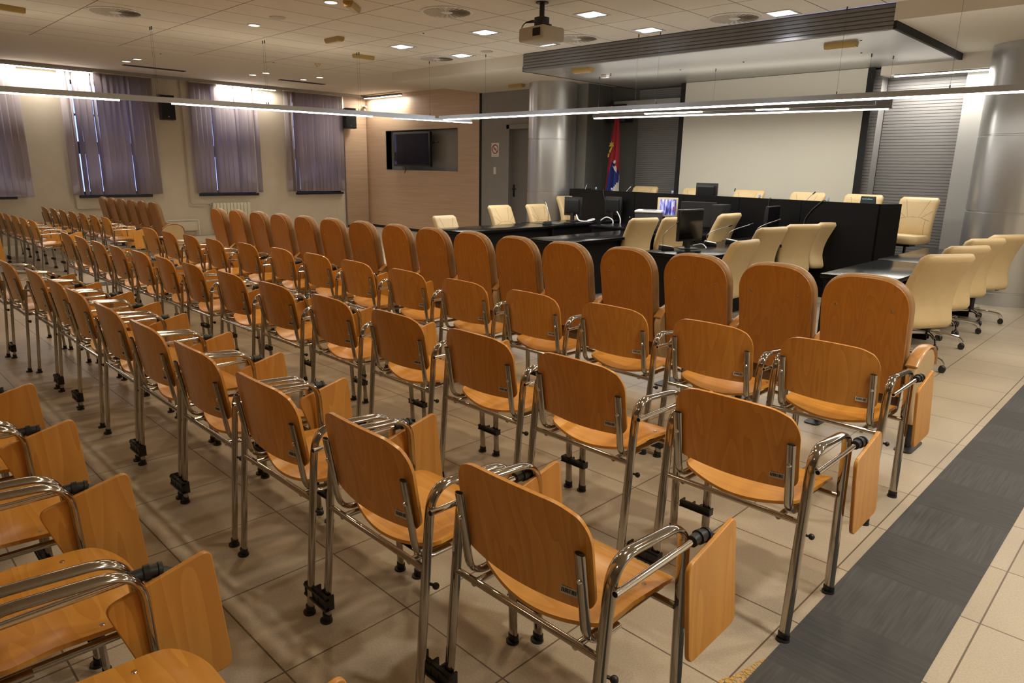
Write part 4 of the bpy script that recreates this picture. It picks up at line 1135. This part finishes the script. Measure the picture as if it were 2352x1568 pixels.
    sweep(b, [(.305, .434, .638), (.306, .443, .637)], .0205, n=12); sweep(b, [(.306, .443, .634), (.311, .475, .618)], .010, .015, n=10, side=(0, 0, 1))
    box(b, .3165, .3225, .42, .51, .54, .612)
    make('tablet_joint', b, M['black'], c)
    return c
def tablet_mesh(kind):
    b = B()
    ll = (.318, .312) if kind == 'end' else (.400, .310)
    poly = rounded([(.302, .606), (.552, .664), (.576, .322), ll], [.03, .03, .03, .03], 6)
    prism(b, poly, .3225, .3365, 'X')
    # slight outward lean of the foot of the plate
    for v in b.verts: v.co.x += (.66 - v.co.z) * .05
    return b
tc = tablet_chair()
tab_end = make('writing_tablet', tablet_mesh('end'), M['beech_t'], None, bev=.003)
tab_mid = make('writing_tablet', tablet_mesh('mid'), M['beech_t'], None, bev=.003)
def clip_mesh(y, z, L, h):
    b = B(); x1 = -.272 + .03; x0 = -.272 - L - .03
    box(b, x0, x1, y - .026, y - .012, z - h / 2, z + h / 2)
    for zz in (z - h * .42, z + h * .25): box(b, x0, x1, y - .032, y - .012, zz, zz + h * .16)
    for xx in (x0, x0 + .052, x1 - .008, x1 - .060): box(b, xx, xx + .007, y - .028, y + .008, z - h * .52, z + h * .52)
    return b
clip_rear = make('linking_clip', clip_mesh(.007, .085, .088, .055), M['black'], None)
clip_front = make('linking_clip', clip_mesh(.404, .150, .088, .030), M['black'], None)
TC = []
PROTO_KIDS = kids(tc)
def copy_in(o, par):
    c = o.copy(); COL.objects.link(c); c.parent = par; return c
def put_tc(x, y, label, group, end=False, clip=True, cr=True, rz=0, sx=1.0, s=1.0, tab=True):
    c = dup(tc, (x, y, 0), rz, label, group, (s * sx, s, s))
    if tab: copy_in(tab_end if end else tab_mid, c)
    else:
        for k in kids(c):
            if k.name.split('.')[0] in ('tablet_rod', 'tablet_joint'): bpy.data.objects.remove(k)
    if clip:
        if cr: copy_in(clip_rear, c)
        copy_in(clip_front, c)
    TC.append(c); return c

def row(name, xs, ys, group, where, s=1.0, sxs=None, labels=None, ends=True):
    for i, (x, y) in enumerate(zip(xs, ys)):
        if labels: l = labels[i]
        elif i == 0: l = 'wooden tablet chair at the right end of %s' % where
        else: l = '%s wooden tablet chair from the right in %s' % (ORD[i], where)
        pitch = min([abs(x - q) for q in xs if q != x] or [.63])
        sx = min(1.0, pitch / s / .602)
        put_tc(x, y, l, group, end=(i == 0 and ends), clip=(i < len(xs) - 1), cr=(i % 3 != 2), s=s, sx=sx, rz=random.uniform(-.012, .012) if i else 0)
random.seed(21)
W1 = [-1.119, -1.720, -2.349, -2.995, -3.600, -4.215, -4.845, -5.345, -5.946, -6.560, -7.170]
row('W1', W1, [1.155, 1.09, 1.072, 1.075, 1.075, 1.075, 1.08, 1.085, 1.08, 1.03, 1.0], 'nearest complete row of tablet chairs', 'the nearest complete wooden row')
W2 = [-1.060, -1.754, -2.374, -3.013, -3.655, -4.300, -4.945, -5.580, -6.10, -6.655, -7.195, -7.72, -8.31, -8.86]
row('W2', W2, [2.190, 2.168, 2.160, 2.145, 2.125, 2.10, 2.08, 2.055, 2.03, 2.015, 1.985, 1.97, 1.97, 1.965], 'second row of tablet chairs', 'the second wooden row from the camera')
W3 = [-1.148, -1.735, -2.355, -2.974, -3.604, -4.255, -4.930, -5.550, -6.125, -6.72, -7.28, -7.83, -8.36, -8.98]
row('W3', W3, [3.285, 3.24, 3.215, 3.175, 3.150, 3.14, 3.13, 3.12, 3.08, 3.02, 2.93, 2.90, 2.86, 2.86], 'third row of tablet chairs', 'the wooden row behind the padded seats')
# cropped row at the lower left
W0 = [-1.337, -1.960, -2.585, -3.21, -3.83]
row('W0', W0, [.03, .03, .03, .03, .03], 'cropped corner row of tablet chairs', '', labels=[
    'seat of a wooden tablet chair cut by the bottom edge at left', 'wooden tablet chair at lower left, big folded tablet beside the cropped seat',
    'wooden tablet chair second up along the left edge', 'wooden tablet chair third up along the left edge', 'wooden tablet chair at the left edge, mere corner visible'], ends=False)
# left block beyond the side aisle
row('V3', [-11.95 - .535 * k for k in range(7)], [3.20 - .02 * k for k in range(7)], 'front row of tablet chairs in the left block', 'the left block row behind its padded seats', s=.925)
row('V2', [-11.60 - .54 * k for k in range(6)], [2.19 - .005 * k for k in range(6)], 'rear row of tablet chairs in the left block', 'the left block row at the picture edge', s=.95)
row('V1', [-11.10], [1.12], 'cut off chairs of the left block', '', labels=['wooden tablet chair cut by the left edge, its folded board showing'])
for ob in [tc] + PROTO_KIDS + [k2 for k in PROTO_KIDS for k2 in kids(k)] + [k3 for k in PROTO_KIDS for k2 in kids(k) for k3 in kids(k2)] + [tab_end, tab_mid, clip_rear, clip_front]:
    bpy.data.objects.remove(ob)

# ------------------------------------------------------------------ padded auditorium seats
def padded_seat():
    c = thing('padded_seat', 'x', 'seat', (0, 0, 0), 0, 'x')
    lean = .17
    def outline(hw, z0, z1, r, n=30):
        pts = [(-hw * .97, z0), (hw * .97, z0)]
        for k in range(n + 1):
            x = math.cos(PI * k / n); x = math.copysign(abs(x) ** .75, x)
            pts.append((hw * x, z1 + .012 - (r + .012) * (1 - (1 - min(1, abs(x)) ** 3.0) ** (1 / 2.2))))
        return pts
    b = B(); prism(b, outline(.250, .34, 1.018, .175), -.012, .0, 'Y')
    for v in b.verts: v.co.y += -lean * (v.co.z - .6) + .05 * (v.co.x / .25) ** 2 * 0
    sh = make('back_shell', b, M['beech_d'], c, ang=50, bev=.004)
    for x in (-.16, .16):
        b = B(); lathe(b, [(0, -.0035), (.006, -.003), (.008, 0)], n=10, axis='Y'); q = make('screw', b, M['steel'], sh); q.location = (x, -.0125 - lean * .25, .85)
    # cushion behind the shell, showing as a soft rim round it
    b = B(); rings = []
    for d, g in ((.001, -.012), (.010, .001), (.03, .008), (.06, .007), (.085, -.006), (.095, -.035)):
        o2 = outline(.252 + g, .42 - g, 1.024 + g, .178)
        rings.append([b.verts.new((x, d - lean * (z - .6), z)) for x, z in o2])
    for r0, r1 in zip(rings, rings[1:]):
        for k in range(len(r0)): b.faces.new((r0[k], r0[(k + 1) % len(r0)], r1[(k + 1) % len(r0)], r1[k]))
    b.faces.new(rings[0]); b.faces.new(rings[-1][::-1])
    make('back_cushion', b, M['cushion'], c, ang=60)
    b = B(); rbox(b, -.22, .22, .06, .17, .20, .58, .03, 3); 
    for v in b.verts: v.co.y += .15 * (v.co.z - .2)
    make('tip_up_seat', b, M['tan_dark'], c)
    return c
ps = padded_seat()
def seat_arm(side):
    """arm unit with upholstered panel, beech cap, pedestal and foot plate"""
    x0, x1 = (.262, .325) if side > 0 else (-.325, -.262)
    parts = []
    prof = [(-.02, .52), (.05, .585), (.17, .620), (.30, .605), (.37, .55), (.385, .46), (.35, .30), (.29, .16), (.10, .16), (.03, .26)]
    prof = rounded(prof, .05, 4)
    b = B(); prism(b, prof, x0 + .004, x1 - .004, 'X'); parts.append(('arm_panel', make('arm_panel', b, M['tan'], None, bev=.012)))
    b = B(); cap = [(-.01, .545), (.05, .595), (.17, .632), (.30, .618), (.378, .565), (.398, .49)]
    xm = (x0 + x1) / 2
    P = fillet([(xm, y, z) for y, z in cap], .07, 4); sweep(b, P, .036, .010, side=(1, 0, 0), n=12); parts.append(('armrest', make('armrest', b, M['beech_cap'], None)))
    b = B(); sweep(b, [(xm, .19, .004), (xm, .19, .2)], .02, .035, side=(1, 0, 0), n=12); parts.append(('pedestal', make('pedestal', b, M['black'], None)))
    b = B(); prism(b, rounded([(xm - .05, .07), (xm + .05, .07), (xm + .05, .33), (xm - .05, .33)], .03), 0, .008, 'Z'); parts.append(('foot_plate', make('foot_plate', b, M['black'], None)))
    return [p[1] for p in parts]
armR = seat_arm(1); armL = seat_arm(-1)
PS_KIDS = kids(ps)
def put_ps(x, y, label, group, s=1.0, left=False, sx=1.0):
    c = dup(ps, (x, y, 0), 0, label, group, (s * sx, s, s))
    for p in armR: copy_in(p, c)
    if left:
        for p in armL: copy_in(p, c)
PX = [-1.317, -1.885, -2.475, -3.030, -3.580, -4.125, -4.665, -5.200, -5.715, -6.235, -6.755, -7.235, -7.720, -8.19, -8.63, -9.06]
PY = [4.29, 4.36, 4.38, 4.33, 4.26, 4.25, 4.23, 4.20, 4.16, 4.10, 4.06, 4.0, 3.95, 3.91, 3.84, 3.78]
for i, (x, y) in enumerate(zip(PX, PY)):
    l = 'wood backed padded seat at the right end of the main padded row' if i == 0 else ('wood backed padded seat at the left end of the main padded row' if i == 15 else '%s wood backed padded seat from the right in the main row' % ORD[i])
    pt = (PX[0] - PX[1]) if i == 0 else PX[i - 1] - x
    put_ps(x, y, l, 'padded seats of the main block', left=(i == 15), sx=min(1.0, pt / .585))
for i in range(6):
    x = -12.95 - .46 * i; y = 4.28 - .03 * i
    l = 'wood backed padded seat at the right end of the left padded row' if i == 0 else '%s wood backed padded seat from the right in the left padded row' % ORD[i]
    put_ps(x, y, l, 'padded seats of the left block', s=.9, left=(i == 5), sx=.87)
for ob in [ps] + PS_KIDS + [k2 for k in PS_KIDS for k2 in kids(k)] + armR + armL: bpy.data.objects.remove(ob)

# ------------------------------------------------------------------ camera
f = 1584.36712; yaw, pitch, roll = -0.77827305, -0.24583784, -0.01704188
fw = V((math.sin(yaw) * math.cos(pitch), math.cos(yaw) * math.cos(pitch), math.sin(pitch)))
r = fw.cross(V((0, 0, 1))).normalized(); d = fw.cross(r)
r2 = r * math.cos(roll) + d * math.sin(roll); d2 = -r * math.sin(roll) + d * math.cos(roll)
up = -d2
cam = bpy.data.cameras.new('camera'); co = bpy.data.objects.new('camera', cam); COL.objects.link(co)
m3 = Matrix((r2, up, -fw)).transposed()
co.matrix_world = Matrix.Translation((0, 0, 1.6)) @ m3.to_4x4()
cam.sensor_fit = 'HORIZONTAL'; cam.sensor_width = 36.0; cam.lens = 36.0 * f / 2352.0
cam.clip_start = .05; cam.clip_end = 100
SC.camera = co

# ------------------------------------------------------------------ lamps and daylight
w = bpy.data.worlds.new('dusk'); SC.world = w; w.use_nodes = True
bg = w.node_tree.nodes['Background']; bg.inputs['Color'].default_value = (0.30, 0.40, 0.85, 1); bg.inputs['Strength'].default_value = 2.6
# light given by the lit linear lamps: down from the diffuser, with unseen uplights added to brighten the ceiling
def along(p, q, z, power, col, name, upper=0.0, h=.13):
    p, q = V((p[0], p[1], z)), V((q[0], q[1], z)); L = (q - p).length; c = (p + q) / 2
    a = math.atan2(q.y - p.y, q.x - p.x)
    area_light(name, c, L, .05, power * L, col, rz=a)
    if upper: 
        o = area_light(name + '_up_fill', c + V((0, 0, h)), L, .04, upper * L, col); o.rotation_euler = (PI, 0, a)
along(lerp2(A0, A1, 0), lerp2(A0, A1, .43), PZ - .03, 6.0, NEUT, 'lamp_run', 1.5)
along(lerp2(A0, A1, .505), lerp2(A0, A1, .86), PZ - .03, 6.0, NEUT, 'lamp_run', 1.5)
along((-9.7, 8.02), (1.2, 8.52), PZ - .03, 7.5, SOFT, 'lamp_run', 1.0)
along((-7.6, 9.67), (-3.25, 10.29), 2.415, 7.0, SOFT, 'lamp_run', 6.0, .18)
# wall washers
for p, q, z, e in (((-16.02, 2.92), (-16.02, 4.40), 3.26, 15), ((-16.02, 6.86), (-16.02, 8.22), 3.26, 15), ((-16.0, 10.66), (-14.45, 10.66), 3.26, 18), ((-3.52, YBACK - .36), (-2.12, YBACK - .36), 2.94, 30)):
    along(p, q, z, e, SOFT, 'washer')
for x, y, _ in SQ: spot((x, y, ZC - .03), 75, COOL)
# rows of ceiling downlights over the seating
for yy, e in ((2.3, 56), (4.5, 62)):
    for xx in (-1.8, -3.6, -5.4, -7.2, -9.0): spot((xx, yy, ZC - .03), e, WARM, 150, .9)
for x, y, _ in RD[2:]: spot((x, y, ZC - .03), 22, NEUT)
for xx in (-1.0, -3.4, -5.8, -8.2): spot((xx, -.9, ZC - .03), 30, WARM, 150, .9)  # unseen spots added behind the camera as warm fill on the chair backs
for x in (.3, 1.8):
    for y in (2.3, 4.5, 6.9): spot((x, y, ZC - .03), 150, SOFT, 150, .9)  # unseen spots added to brighten the floor at right

vs = SC.view_settings
SC.display_settings.display_device = 'sRGB'
vs.view_transform = 'Standard'; vs.look = 'None'; vs.gamma = 1.0; vs.use_curve_mapping = False
vs.exposure = 0.0
